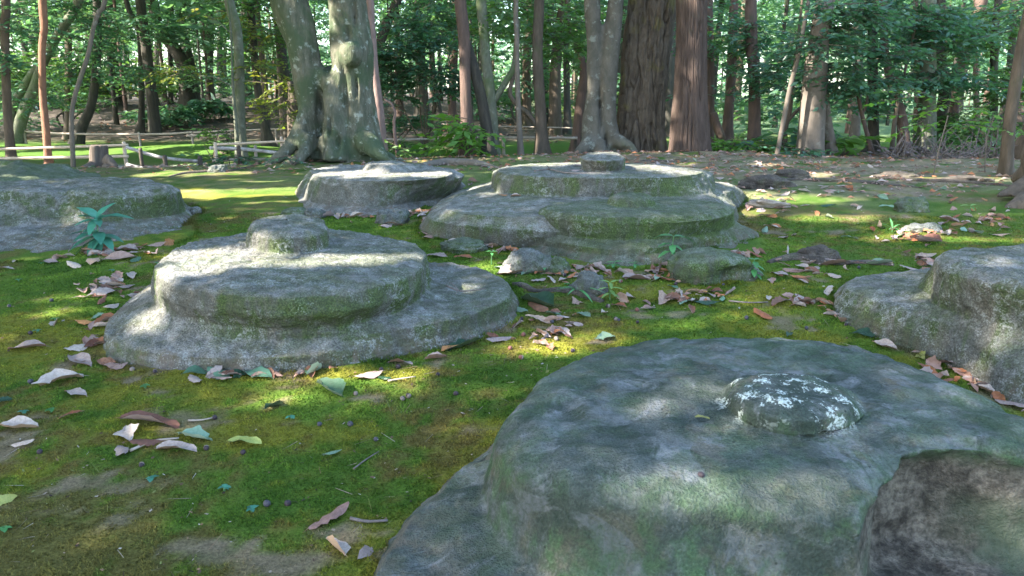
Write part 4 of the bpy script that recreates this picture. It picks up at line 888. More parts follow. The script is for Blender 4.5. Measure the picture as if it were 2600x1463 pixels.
for k, x, y, Y, r in [(2,800,360,7.5,.07),(2,870,375,7.5,.06),(2,990,600,9.1,.2),(2,1000,700,9.1,.16),(2,1030,870,9.1,.12),(2,1660,620,8.9,.16),(2,1670,720,8.9,.12),(2,1670,900,8.9,.10),
                  (3,1525,150,8.2,.05),(3,1525,420,8.2,.07),(3,1540,500,8.2,.05),(3,1525,70,8.2,.04),(3,1110,770,8.3,.09),(3,1190,770,8.4,.06),(3,1200,520,8.3,.07),(3,1250,870,8.4,.08),(3,840,650,8.0,.06),(3,1770,880,11.4,.14),(3,1735,230,11.8,.12),
                  (4,590,930,8.6,.05),(4,640,310,8.6,.04),(4,715,1000,9.0,.14),(4,730,1080,9.0,.1),(4,1200,600,10.2,.12),(4,1265,880,10.2,.1),(4,1665,620,11.8,.12),(4,1820,280,11.8,.1),(4,1000,1010,9.2,.08),
                  (1,305,500,9,.14),(1,305,350,9,.1),(1,310,700,9,.1),(1,320,950,9,.14),(1,325,1100,9,.2),(1,310,220,9,.08),(1,1730,1000,9.4,.12),(1,1740,900,9.4,.1)]:
    hole(tpt(k, x, y, Y), r)
band(0, 395, 300, 380, None, .2, 6); band(120, 410, 300, 412, None, .2, 4); band(430, 440, 540, 440, None, .2, 4); band(540, 372, 720, 360, None, .16, 5); band(545, 380, 700, 395, None, .12, 4)
band(60, 375, 300, 372, .25, .15, 5); band(1070, 410, 1240, 402, None, .12, 4)
for x, y in [(-4.6, 10.6), (-4.0, 10.4), (-3.4, 11.0), (-5.2, 11.0), (-7.4, 11.2), (-2.4, 10.8)]: hole((x, y, .1), .3)

CROWN_LEAF_N = 105000
def canopy():
    r = np.random.default_rng(99); n = CROWN_LEAF_N
    gx = r.uniform(-6.5, 8.5, n); gy = r.uniform(-.5, 13.5, n); xw = np.minimum(r.uniform(-8.8, -4.4, n), gx - 3.0)      # leaf wall along the left side, placed to block the sun
    k = (xw - gx) / SUNV[0]; z = k * SUNV[2]; P = np.stack([xw, gy + SUNV[1] * k, z], 1)
    # extra leaves on the rest of the crowns, thinner
    m = int(n * .14); Pe = np.stack([r.uniform(-18, 10, m), r.uniform(-8, 14, m), r.uniform(4.0, 6.8, m)], 1); P = np.vstack([P, Pe])
    nb = 30000; P = np.vstack([P, np.stack([r.uniform(-22, 1, nb), r.uniform(8, 24, nb), r.uniform(4.6, 7.0, nb)], 1)])
    G = P - SUNV * (P[:, 2:3] - .15) / SUNV[2]                       # where its shadow falls
    dap = fbm(xyz(G[:, 0], G[:, 1]) * np.array([2.6, 2.6, 1]), 3, 123)
    keep = np.ones(len(P), bool)
    for h, rad, kp in HOLES:
        w = np.cross(P - h, SUNV); keep &= (np.einsum('ij,ij->i', w, w) > max(rad + .03, .012) ** 2) | (r.random(len(P)) < kp)
    keep &= ~((dap > .46) & (r.random(len(P)) < .8) & (G[:, 1] > 4.2))
    P = P[keep]; n = len(P)
    az = r.uniform(0, 6.283, n); A = np.stack([np.cos(az), np.sin(az), r.normal(-.2, .3, n)], 1); N = np.array([-.15, -.05, 1.0]) + r.normal(0, .45, (n, 3))
    ln = r.uniform(.13, .21, n)
    xy = np.array([(x, y) for _, x, y in CROWN_TREES]); own = np.zeros(n, int); best = np.full(n, 1e9)
    for i, (x, y) in enumerate(xy):
        d = (P[:, 0] - x) ** 2 + (P[:, 1] - y) ** 2; b = d < best; best[b] = d[b]; own[b] = i
    for i, (t, x, y) in enumerate(CROWN_TREES):
        s = own == i
        if s.sum() < 30: continue
        o = np.array(t.location)
        V, F = leaf_quads(P[s] - A[s] * ln[s, None] * .5, A[s], N[s], ln[s], ln[s] * .62)
        link('crown', mesh('crown', V - o, F, ML['green'], False, {'tone': np.repeat(r.random(s.sum()), 4)}), t)
canopy()

# ------------------------------------------------------------------ the wood beyond
def far_trees():
    r = np.random.default_rng(5)
    crowns = []
    for i in range(5):
        bl = [(np.array([r.normal(0, .9), r.normal(0, .9), z]), (r.uniform(.9, 1.5), r.uniform(.9, 1.5), r.uniform(.4, .8)), 46) for z in (2.6, 4.2, 5.8)]
        crowns.append(leafmesh('crown', bl, 'far', 'bough', leaf=.2, L=(.4, .9), per=10, r=r))
    trunks = []
    for i in range(5):
        p = np.array([[0, 0, -.3, .17], [r.normal(0, .1), 0, 1.5, .15], [r.normal(0, .25), r.normal(0, .2), 3.5, .13], [r.normal(0, .45), r.normal(0, .3), 6, .09], [r.normal(0, .6), 0, 8.5, .04]])
        V, F = trunk_parts(p, .5, 9, .35, .06, None, i); trunks.append(mesh('trunk', V, tidy(F), MB[('bough', 'dark', 'dark', 'redd', 'brown')[i]]))
    placed = 0; tries = 0; spots = []; rows = []
    while placed < 215 and tries < 9000:
        tries += 1
        y = 14 + 46 * r.random() ** 1.3; u = r.uniform(-50, 2650); x = (u - CX) / FPX * y * 1.0
        if any((x - a) ** 2 + (y - b) ** 2 < (1.0 + .03 * y) ** 2 for a, b in spots): continue
        if u > 1500 and y < 24 and r.random() < .6: continue
        spots.append((x, y)); placed += 1
        grp = 'far trees on the left bank' if u < 900 else 'far trees in the middle of the wood' if u < 1700 else 'far trees on the bright lawn'
        g = float(ground_h(x, y)[0]); t = thing('tree', '', 'tree', (x, y, g), grp); rows.append((u, t))
        i = int(r.integers(5)); o = link('trunk', trunks[i], t); s = .16 + .8 * r.random() ** 2.2; o.scale = (s, s, 1)
        c = link('crown', crowns[int(r.integers(5))], t, (0, 0, r.uniform(-.5, 1.4))); sc = r.uniform(.8, 1.35); c.scale = (sc, sc, 1)
        t.rotation_euler = (0, 0, r.uniform(0, 6.28))
    gaps = {}
    for u, t in rows: gaps.setdefault(sum(m[0] < u for m in MARKS), []).append((u, t))
    for g, lst in gaps.items():
        lst.sort(key=lambda q: q[0])
        where = f'left of the {MARKS[0][1]}' if g == 0 else f'right of the {MARKS[-1][1]}' if g == len(MARKS) else f'between the {MARKS[g - 1][1]} and the {MARKS[g][1]}'
        for i, (u, t) in enumerate(lst): t['label'] = (ORD[min(i, 23)] + ' ' if len(lst) > 1 else 'lone ') + 'far trunk ' + where
MARKS = [(26, 'left edge trunk'), (115, 'orange tree'), (200, 'pale bent stem'), (287, 'thick bank trunk'), (355, 'slender forked trunk'), (460, 'bowed dark trunk'), (535, 'dim trunk pair'), (608, 'yellowish mossy trunk'), (680, 'left leaning trunk'), (860, 'big forked tree'), (1080, 'evergreen shrub'), (1180, 'sun patched trunk'), (1245, 'pale olive trunk'), (1318, 'thin pale stem'), (1370, 'dark upright trunk'), (1440, 'grey green trunk'), (1520, 'twin grey tree'), (1640, 'furrowed trunk'), (1750, 'red brown trunk'), (1850, 'dim red trunk'), (1912, 'purplish trunk'), (1990, 'pale leaning pole'), (2060, 'stout pale trunk'), (2215, 'black brown trunk'), (2290, 'banded leaning trunk'), (2355, 'stout olive trunk'), (2425, 'sunlit red trunk'), (2520, 'thin dark trunk'), (2590, 'right edge trunk')]
far_trees()
def far_shrubs():
    r = np.random.default_rng(44); data = [leafmesh('foliage', [(np.array([r.normal(0, .5), r.normal(0, .4), .5 + .3 * k]), (.8, .7, .45), 60) for k in range(3)], m, 'bough', leaf=.15, L=(.3, .6), per=9, r=r) for m in ('far', 'green', 'teal', 'far')]
    st = []
    for i in range(2):
        V, F = join([tube(np.array([[0, 0, -.1, .03], [r.normal(0, .15), r.normal(0, .15), .5, .02], [r.normal(0, .5), r.normal(0, .4), 1.2, .008]]), 6, .15) for _ in range(4)]); st.append(mesh('stem', V, tidy(F), MB['bough']))
    rows = []
    for i in range(26):
        u = r.uniform(-40, 2640); y = r.uniform(14.5, 30); x = (u - CX) / FPX * y; g = float(ground_h(x, y)[0])
        t = thing('shrub', '', 'shrub', (x, y, g), 'far shrubs in the wood'); rows.append((u, t)); s = r.uniform(.7, 1.3)
        o = link('foliage', data[int(r.integers(4))], t); link('stem', st[i % 2], t); t.scale = (s, s, s * r.uniform(.6, 1.1)); t.rotation_euler = (0, 0, r.uniform(0, 6.28))
    gaps = {}
    for u, t in rows: gaps.setdefault(sum(m[0] < u for m in MARKS), []).append((u, t))
    for g, lst in gaps.items():
        lst.sort(key=lambda q: q[0])
        where = f'left of the {MARKS[0][1]}' if g == 0 else f'right of the {MARKS[-1][1]}' if g == len(MARKS) else f'between the {MARKS[g - 1][1]} and the {MARKS[g][1]}'
        for i, (u, t) in enumerate(lst): t['label'] = (ORD[min(i, 23)] + ' ' if len(lst) > 1 else 'lone ') + 'far shrub ' + where
far_shrubs()
def far_wood():
    r = np.random.default_rng(8); bl = []
    for i in range(34):
        a = r.uniform(-.62, .62); d = r.uniform(62, 105)
        bl.append((np.array([math.tan(a) * d, d, r.uniform(.5, 6)]), (r.uniform(3, 6), 2.5, r.uniform(1., 2.2)), 75))
    o = link('far_wood', leafmesh('far_wood', bl, 'far', 'bough', leaf=.75, L=(1.2, 2.6), per=8, r=r)); o['kind'] = 'stuff'; o['label'] = 'far edge of the wood seen between the trunks'
far_wood()
# ------------------------------------------------------------------ fences, stump, roots, wood
def mat_plain(name, c1, c2, scale=30, rough=.7, stretch=(1, 1, 1), bump=.3, spec=.3):
    t = NT(name); v = t.coord('Object', stretch); f = t.noise(v, scale, 5, .65, .3)
    return t.done(t.mix(t.ramp(f, .3, .7), c1, c2), rough, t.bump(f, bump, .004), spec)
M_BAMBOO = mat_plain('bamboo_pale', (.44, .33, .245), (.56, .45, .345), 20, .5)
M_BAMBOO_OLD = mat_plain('bamboo_weathered', (.30, .24, .19), (.42, .35, .29), 24, .65)
M_BIRCH = mat_plain('birch_pole', (.18, .16, .15), (.52, .48, .45), 9, .8)
M_STAKE = mat_plain('dark_stake', (.05, .04, .035), (.10, .08, .06), 20, .85)
M_WOOD = mat_plain('weathered_wood', (.16, .12, .09), (.42, .35, .29), 14, .9, (1, 4, 4), .8)
M_STUMP = mat_plain('stump_wood', (.075, .058, .048), (.16, .125, .10), 16, .9, (1, 1, .25), .9)
M_TWIG = mat_plain('twig', (.10, .08, .07), (.19, .16, .15), 40, .85)

def fence(name, label, Y, mats, rails, posts, group=None):
    """rails: (px points, half width px, material[, dY]); posts: (u, v_top, half width px, material[, dY])"""
    u0 = sum(p[0] for p in rails[0][0]) / len(rails[0][0]); b = at_y(u0, 400, Y); b[2] = float(ground_h(b[0], b[1])[0])
    t = thing(name, label, 'fence', b, group)
    for rl in rails:
        dy = rl[3] if len(rl) > 3 else 0
        pts = []
        for p in rl[0]:
            q = at_y(p[0], p[1], Y + dy + (p[2] if len(p) > 2 else 0)); pts.append([*q, rl[1] * depth(q) / FPX])
        if len(pts) == 2: pts.insert(1, [(a + c) / 2 + (rng.normal(0, .006) if i in (1, 2) else 0) for i, (a, c) in enumerate(zip(*pts))])
        def node(th, al, R):
            return R * (1 + .10 * np.exp(-((np.mod(al, .28) - .14) / .012) ** 2) + .04 * np.sin(al * 7))
        V, F = tube(np.array(pts), 12, .02, True, node); link('rail', mesh('rail', V - b, tidy(F), rl[2]), t)
    for ps in posts:
        dy = ps[4] if len(ps) > 4 else 0
        q = at_y(ps[0], ps[1], Y + dy); r = ps[2] * depth(q) / FPX; g = float(ground_h(q[0], q[1])[0])
        V, F = tube(np.array([[q[0] + .01, q[1], g - .06, r * 1.05], [q[0], q[1], (g + q[2]) / 2, r], [q[0], q[1], q[2] - .004, r * .97], [q[0], q[1], q[2], r * .85]]), 12, .03)
        link('post', mesh('post', V - b, tidy(F), ps[3]), t)
    return t
B, BO, BI, SK = M_BAMBOO, M_BAMBOO_OLD, M_BIRCH, M_STAKE
fence('bamboo_fence', 'low pale bamboo fence with two sunlit rails at the left', 8.9, None,
      [([(-60, 381), (160, 374), (325, 368)], 3.4, B), ([(-60, 404), (160, 400), (326, 397)], 3.6, B)], [(314, 360, 4.6, B, .06), (-20, 372, 5, B, .06)])
fence('path_rail', 'thin pole sloping down to three short dark stakes beside the path', 8.5, None,
      [([(320, 374), (410, 400), (505, 410)], 4.4, BI), ([(322, 418), (408, 442)], 4.5, BI, -.1)],
      [(356, 376, 4.6, SK, -.06), (418, 394, 5.4, SK, -.08), (507, 396, 6.0, SK, -.06)])
fence('birch_fence', 'low rustic fence with a white birch rail, left of the big tree', 8.8, None,
      [([(552, 367), (640, 363), (737, 358)], 3.2, B), ([(533, 376), (617, 379), (711, 389)], 4.4, BI, -.06), ([(540, 407), (640, 405), (705, 404)], 3.8, BO), ([(540, 415), (588, 424)], 4.8, BI, -.1)],
      [(546, 362, 4.2, B, -.14), (605, 369, 5.4, SK, -.14), (648, 369, 4.2, BO, .05), (714, 347, 4.0, B, .05)])
fence('rear_rail_fence', 'thin weathered rail on slim posts crossing the moss behind the left fence', 12.0, None,
      [([(56, 333), (177, 340), (400, 341), (488, 336)], 2.6, BO), ([(474, 345), (588, 341)], 2.9, BO, -.1), ([(491, 337), (563, 333), (736, 327)], 2.4, BO)],
      [(352, 335, 2.8, BO), (487, 338, 2.8, BO), (575, 331, 3, SK), (60, 330, 2.8, BO), (700, 326, 3, BO)])
fence('low_rail_fence', 'low grey rail on dark posts behind the trees in the middle', 10.0, None,
      [([(978, 354), (1066, 354)], 3, BO), ([(1200, 350), (1330, 350), (1466, 351)], 3.2, BO), ([(1066, 354), (1200, 350)], 2.6, BO, .05)],
      [(1071, 356, 4, SK, .05), (1278, 345, 4, BO, .05), (980, 350, 3.6, SK, .05), (1462, 346, 4, SK, .05)])
fence('far_rail_fence', 'far thin rail seen between the evergreen shrub and the crossed trunks', 15.5, None,
      [([(975, 316), (1100, 316), (1170, 316)], 2.0, BO), ([(1250, 321), (1360, 323), (1480, 326)], 1.6, BO), ([(1670, 333), (1710, 333)], 1.8, BO)],
      [(1102, 315, 2.6, BO), (1320, 320, 2, BO), (978, 314, 2.4, BO), (1475, 322, 2, BO), (1165, 314, 2.4, BO)])
fence('far_rail_fence', 'far thin rail on the lawn right of the stout pale trunk', 13.5, None,
      [([(2020, 359), (2140, 366), (2260, 369)], 2.2, BO), ([(2260, 369), (2420, 372)], 2.0, BO)], [(2165, 360, 2.8, BO), (2025, 356, 2.6, BO), (2400, 366, 2.6, BO)])

def stump():
    Y = 8.2; b = at_y(252, 418, Y); b[2] = float(ground_h(b[0], b[1])[0]) + .0
    t = thing('tree_stump', 'cut tree stump with tangled mossy roots behind the left stones', 'stump', b)
    s = depth(b) / FPX; hh = at_y(252, 369, Y)[2] - b[2]
    def jag(th, al, R): return R * (1 + .16 * np.cos(3 * th + 1) + .12 * np.cos(7 * th + al * 9) + .06 * np.sign(np.sin(11 * th)) + .05 * np.sin(al * 30 + 3 * th))
    V, F = tube(np.array([[b[0], b[1], b[2] - .05, 30 * s], [b[0], b[1], b[2] + .3 * hh, 22 * s], [b[0] + .003, b[1], b[2] + .7 * hh, 18 * s], [b[0] + .01, b[1], b[2] + .98 * hh, 17 * s], [b[0] + .01, b[1], b[2] + hh, 15 * s]]), 40, .012, True, jag)
    link('trunk', mesh('trunk', V - b, tidy(F), M_STUMP), t)
    for pts in ([(270, 405, 12, .1), (283, 412, 11, .15), (292, 428, 9, .2)], [(235, 418, 10, .1), (215, 428, 9, .2), (198, 446, 7, .3)], [(204, 452, 5, .45), (222, 440, 6.5, .5), (250, 433, 7, .5), (278, 437, 6.5, .5), (302, 454, 5, .45)],
                [(265, 425, 9, .2), (300, 436, 8, .3), (345, 452, 6, .35)], [(240, 428, 8, .25), (215, 440, 7, .35), (202, 455, 5, .4)]):
        P = []
        for u, v, w, dy in pts:
            q = at_y(u, v, Y - dy); P.append([*q, w * s])
        def rough(th, al, R): return R * (1 + .12 * np.sin(al * 40 + 2 * th) + .1 * np.cos(2 * th + al * 9))
        V, F = tube(np.array(P), 14, .02, True, rough); link('root', mesh('root', V - b, tidy(F), M_STUMP if pts[0][0] != 240 else MB['greygreen']), t)
stump()

def root(label, k, pts, mat, sink=.5, name='tree_root'):
    """a root half out of the ground, running along pixel points (x, y, half width)"""
    P = []
    for x, y, w in pts:
        q = gpt(x / 2.8986 + OFF[k], y / 2.8986) if k else gpt(x, y); r = w * depth(q) / FPX / (2.8986 if k else 1) * (.5 if mat.name == 'stone_brown' and q[1] > 4.5 else 1); q[2] += r * (1 - 2 * sink); P.append([*q, r])
    P = np.array(P); b = P[len(P) // 2, :3].copy(); b[2] = float(ground_h(b[0], b[1])[0])
    def sh(th, al, R):
        q = np.stack([np.cos(th), np.sin(th), al * 6], -1).reshape(-1, 3); return R * (1 + .22 * fbm(q * 1.4 + P[0, 0], 3, 4).reshape(R.shape))
    V, F = tube(P, 20, .025, True, sh)
    low = sstep(.02, .0, V[:, 2] - ground_h(V[:, 0], V[:, 1]))
    o = link(name, mesh(name, V - b, tidy(F), mat, True, {'low': low}), None, b)
    return tag(o, label, 'root', 'exposed tree roots')
root('long sunlit root hump at the back between the pale stone and the wide one', 2, [(1300,1250,10),(1400,1225,24),(1560,1210,30),(1750,1215,28),(1880,1235,16),(1960,1250,6)], MB['pale'], .25)
root('dark root curving from the two tier stone to the pointed rock', 0, [(1300,725,8),(1330,728,11),(1362,742,9),(1420,738,10),(1470,748,12),(1530,768,8)], M_ST['root'])
root('thin root snaking right from the hollow rock across the moss', 0, [(1950,668,6),(1985,660,10),(2030,656,14),(2080,668,12),(2130,672,10),(2200,668,9),(2270,676,6)], M_ST['root'])
root('brown root along the back moss right of the wide stone', 0, [(1880,470,8),(1950,462,14),(2050,458,12),(2160,462,14),(2260,470,10),(2340,478,5)], M_ST['root'])
root('root ridge running towards the tree at the right edge', 0, [(2180,452,6),(2280,456,12),(2400,462,14),(2500,468,12),(2580,476,10)], M_ST['root'])
root('low root left of the big tree towards the path', 0, [(430,450,5),(470,441,9),(540,436,10),(600,432,8),(660,425,6)], M_ST['root'])
root('root spreading over the bare earth before the red brown trunk', 3, [(1150,1200,14),(1300,1185,22),(1450,1195,18),(1600,1205,10)], M_ST['root'])

def edge_tree():
    Y = 5.3; b = at_y(2660, 480, Y); b[2] = float(ground_h(b[0], b[1])[0])
    t = thing('tree', 'thick mossy root flare reaching in from the right edge', 'tree', b)
    parts = []
    for tb in ([(2690,520,80,0),(2680,420,70,0),(2700,250,62,0),(2720,0,60,0)], [(2670,450,40,.1),(2610,470,26,.15),(2570,485,16,.2),(2530,498,7,.25)], [(2670,470,40,.2),(2620,500,28,.3),(2580,520,18,.4),(2550,535,8,.45)], [(2670,420,40,0),(2610,440,26,-.1),(2570,455,14,-.2)], [(2600,520,30,.4),(2640,560,24,.5),(2640,600,12,.6)]):
        P = np.array([[*at_y(u, v, Y - dy), w * 5.6 / FPX] for u, v, w, dy in tb]); parts.append(tube(P, 20, .05))
    p0 = at_y(2720, 0, Y); parts.append(tube(np.array([[*p0, .16], [*(p0 + np.array([.2, 0, 2])), .13], [*(p0 + np.array([.3, .2, 4.5])), .07]]), 14, .2))
    V, F = join(parts); tmp = link('tmp', mesh('tmp', V - b, tidy(F), []))
    md = tmp.modifiers.new('r', 'REMESH'); md.mode = 'VOXEL'; md.voxel_size = .022; ms = tmp.modifiers.new('s', 'SMOOTH'); ms.iterations = 6
    bpy.context.view_layer.update(); ev = tmp.evaluated_get(bpy.context.evaluated_depsgraph_get()); me = ev.to_mesh()
    n = len(me.vertices); co = np.empty(n * 3, np.float32); me.vertices.foreach_get('co', co); no = np.empty(n * 3, np.float32); me.vertices.foreach_get('normal', no)
    co = co.reshape(-1, 3).astype(float); no = no.reshape(-1, 3); fs = [tuple(p.vertices) for p in me.polygons]; ev.to_mesh_clear(); bpy.data.objects.remove(tmp)
    co += no * (.02 * fbm((co + b) * 5, 4, 3))[:, None]
    link('trunk', mesh('trunk', co, fs, MB['brown']), t)
edge_tree()

def driftwood():
    p = gpt(1945, 528); s = depth(p) / FPX; P = []
    t = thing('broken_log', 'splintered weathered log chunk right of the wide stone', 'log', p)
    for (a, bb, h, r, L) in ((0, 0, .014, .022, .8), (.02, -.025, .034, .015, .65), (-.03, .03, .024, .017, .5)):
        Q = np.array([[-.14 * L + a, bb, h + .012, r * .5], [-.08 * L + a, bb, h + .006, r], [.0 + a, bb + .01, h, r * 1.05], [.10 * L + a, bb + .012, h - .008, r * .8], [.2 * L + a, bb + .02, h - .012, r * .25]])
        def sp(th, al, R): return R * (1 + .25 * np.sign(np.cos(4 * th)) * .5 + .15 * np.cos(9 * th + al * 20))
        V, F = tube(Q, 22, .012, True, sp); link('splinter', mesh('splinter', V, tidy(F), M_WOOD), t)
driftwood()

def twig(label, pts, zs, r, forks=(), cat='twig', mat=None):
    P = [at_z(u, v, z) if z is not None else gpt(u, v, .006) for (u, v), z in zip(pts, zs)]
    b = P[len(P) // 2].copy(); n = len(P); path = np.array([[*q, r * (1 - .5 * i / n)] for i, q in enumerate(P)])
    parts = [tube(path, 7, .01)]
    for i, (u, v), z in forks:
        q = at_z(u, v, z) if z is not None else gpt(u, v, .02); parts.append(tube(np.array([[*P[i], r * .7], [*((P[i] + q) / 2 + np.array([0, 0, .004])), r * .55], [*q, r * .3]]), 6, .01))
    V, F = join(parts); o = link('twig', mesh('twig', V - b, tidy(F), mat or M_TWIG), None, b); return tag(o, label, cat, 'fallen twigs')
twig('thin forked twig lying on the right ledge of the two tier stone', [(1133,725),(1165,738),(1195,738),(1233,732)], [.118,.112,.112,.112], .0035, [(1, (1156, 748), .105), (1, (1140, 716), .125)])
twig('long dark bent twig across the top of the wide stone', [(1357,434),(1395,430),(1433,438),(1490,440),(1555,436)], [.35,.352,.35,.35,.35], .005, [(1, (1388, 421), .38)], )
twig('thin dark stick lying in the moss right of the leaf heap', [(1850,768),(1900,772),(1950,771)], [None]*3, .0035)
twig('fine dark twig in the moss between the two tier and nearest stones', [(898,1196),(930,1172),(962,1152)], [None]*3, .0022)
twig('short grey twig in soil left of the nearest stone', [(890,1322),(930,1330),(985,1328)], [None]*3, .004)
twig('straw coloured stalk beside the pale leaf between the stones', [(985,972),(1020,966),(1055,961)], [None]*3, .0028, mat=M_BAMBOO_OLD)
twig('pale stalk under the green leaf among the near left leaves', [(330,1150),(390,1126),(455,1118)], [None]*3, .004, mat=M_BAMBOO_OLD)
twig('pale dry stalk with a dark tip right of the big brown leaf', [(478,1073),(510,1072),(540,1066)], [None]*3, .003, mat=M_BAMBOO_OLD)
twig('thin stalk leaning on the broad left stone beside the plant', [(173,640),(195,605),(222,572)], [.06,.12,.19], .0025)

def brush():
    r = np.random.default_rng(17); b = at_y(2400, 440, 8.6); b[2] = float(ground_h(b[0], b[1])[0])
    t = thing('brush_pile', 'tangled pile of dry purplish twigs and dead leaves at the back right', 'brush pile', b)
    bl = []
    for u, v, ru, rv, n in [(2290,415,60,26,90),(2350,425,60,22,90),(2410,420,60,24,80),(2480,425,60,22,70),(2540,420,50,24,50),(2330,395,40,20,40)]:
        q = at_y(u, v, 8.6); s = depth(q) / FPX; bl.append((q, (ru * s, .35, rv * s), n))
    link('dead_leaves', leafmesh('dead_leaves', bl, 'brush', 'brown', b, leaf=.075, per=6, r=r, flat=1.0), t)['kind'] = 'stuff'
    parts = []
    for i in range(130):
        u = r.uniform(2250, 2590); q = at_y(u, 445, 8.5 + r.uniform(-.25, .35)); q[2] = float(ground_h(q[0], q[1])[0])
        d = r.normal(0, 1, 3) * np.array([1, .5, .5]); d[2] = abs(d[2]) + .25; d *= r.uniform(.15, .42) / np.linalg.norm(d); m = q + d * .5 + r.normal(0, .03, 3)
        parts.append(tube(np.array([[*q, .006], [*m, .005], [*(q + d), .002]]), 5, .06))
    V, F = join(parts); link('twigs', mesh('twigs', V - b, tidy(F), M_TWIG), t)['kind'] = 'stuff'
brush()
def sapling_stem(label, k, pts, mat):
    P, Y = pxpath(k, pts, None); b = P[0, :3].copy(); g = float(ground_h(b[0], b[1])[0]); P[0, 2] = g - .04; b[2] = g
    V, F = tube(P, 8, .05); t = thing('sapling', label, 'sapling', b); link('stem', mesh('stem', V - b, tidy(F), mat), t)
    q = P[-1, :3]; link('leafy_branch', leafmesh('leafy_branch', [(q + np.array([0, 0, .05]), (.3, .25, .2), 12)], 'lime', 'brown', b, leaf=.07), t)
sapling_stem('thin pale sapling rising from the front of the brush pile', 4, [(1505,1290,5),(1540,1130,5),(1580,980,4),(1615,850,3)], MB['pale'])
sapling_stem('thin pale bare sapling at the right of the brush pile', 4, [(1890,1270,5),(1890,1150,4),(1905,1000,4),(1960,850,3)], MB['pale'])

# ------------------------------------------------------------------ small green plants
ANCH = [(560, 1120, 'on the near left moss'), (190, 880, 'left of the two tier stone'), (280, 660, 'by the leafy teal plant'), (600, 950, 'under the front of the two tier stone'), (980, 960, 'in the moss between the two nearest stones'), (860, 1370, 'beside the foot of the nearest stone'),
        (1380, 800, 'just right of the two tier stone'), (1400, 690, 'by the small brown rocks'), (1560, 690, 'under the front of the middle stone'), (1660, 760, 'in the heap before the hollow rock'), (2000, 690, 'right of the hollow rock'), (2030, 770, 'in the moss left of the right edge stone'),
        (2280, 670, 'behind the right edge stone'), (2400, 900, 'along the foot of the right edge stone'), (2280, 570, 'in the open moss at the far right'), (1050, 560, 'in the gap behind the two tier stone'), (1180, 640, 'before the lobe of the wide stone'), (280, 740, 'in the heap left of the two tier stone')]
def anchor(u, v): return min(ANCH, key=lambda q: math.hypot(q[0] - u, 1.6 * (q[1] - v)))[2]
def blade(ln, wd, droop=.35, fold=.18, nu=7, tip=1.0, wav=0.0, seed=0):
    """a leaf along +x from the origin: lens outline with a midrib fold"""
    u = np.linspace(0, 1, nu); w = wd * np.sin(np.pi * np.clip(u, 0, 1) ** (.8 * tip)) ** .8; w[0] = wd * .04; w[-1] = wd * .01
    x = ln * u; z = -droop * ln * u ** 2; rr = np.random.default_rng(seed)
    V = []
    for i in range(nu):
        a, c = rr.normal(0, wav * wd, 2) if 0 < i < nu - 1 else (0, 0)
        V += [(x[i], w[i] * .5, z[i] + fold * w[i] * .5 + a), (x[i], 0, z[i]), (x[i], -w[i] * .5, z[i] + fold * w[i] * .5 + c)]
    F = []
    for i in range(nu - 1):
        k = 3 * i; F += [(k, k + 1, k + 4, k + 3), (k + 1, k + 2, k + 5, k + 4)]
    return np.array(V), np.array(F)
def mat_blade(name, c1, c2, under, rough=.35, trans=.25):
    t = NT(name); v = t.coord('Object'); n = t.noise(v, 35, 3, .6); c = t.mix(t.ramp(n, .3, .7), c1, c2)
    rnd = t.n('ShaderNodeObjectInfo').outputs['Random']; hs = t.n('ShaderNodeHueSaturation')
    t.l(c, hs.inputs['Color']); t.l(t.ramp(rnd, 0, 1, .75, 1.25), hs.inputs['Value'])
    geo = t.n('ShaderNodeNewGeometry'); c = t.mix(geo.outputs['Backfacing'], hs.outputs['Color'], under)
    t.done(c, rough, t.bump(n, .25, .003), .4)
    tr = t.n('ShaderNodeBsdfTranslucent'); t.l(c, tr.inputs['Color']); mx = t.n('ShaderNodeMixShader'); mx.inputs[0].default_value = trans
    t.l(t.b.outputs[0], mx.inputs[1]); t.l(tr.outputs[0], mx.inputs[2]); t.l(mx.outputs[0], t.out.inputs['Surface']); return t.m
MP = {'teal': mat_blade('plant_teal', (.05, .20, .13), (.075, .25, .165), (.09, .23, .15)),
      'green': mat_blade('plant_green', (.06, .20, .06), (.09, .26, .08), (.10, .22, .08)),
      'lime': mat_blade('plant_lime', (.12, .24, .05), (.18, .30, .07), (.16, .26, .08))}
def inside_stone(x, y, grow=1.0):
    for c, th, r in FOOT:
        d = math.hypot(x - c[0], y - c[1])
        if d < 3 and d < np.interp(math.atan2(y - c[1], x - c[0]), th, r) * grow: return True
    return False
def clear(p, grow=1.0):            # step out from under a stone, towards the viewer
    for _ in range(30):
        if not inside_stone(p[0], p[1], grow): break
        p[1] -= .012; p[0] *= (p[1]) / (p[1] + .012)
    p[2] = float(ground_h(p[0], p[1])[0]); return p
def plant(label, u, v, H, leaves, mat, wd=.36, lean=(0, 0), cat='plant', name='seedling', group=None, droop=.3):
    """leaves: (height fraction, azimuth deg, length m, pitch deg)"""
    b = clear(gpt(u, v), 1.0); t = thing(name, label, cat, b, group)
    top = np.array([lean[0], lean[1], H])
    V, F = tube(np.array([[0, 0, -.01, .0032], [*(top * .5), .0026], [*top, .0016]]), 7, .012); link('stem', mesh('stem', V, tidy(F), MP['green']), t)
    for i, (h, az, ln, pt) in enumerate(leaves):
        V, F = blade(ln, ln * wd, droop, .25, 7, 1.0, .03, i)
        o = link('leaf', mesh('leaf', V, F, MP[mat]), t, top * h); o.rotation_euler = (0, -math.radians(pt), math.radians(az))
    S_LAST[0] = t; return t
S_LAST = [None]; srows = []
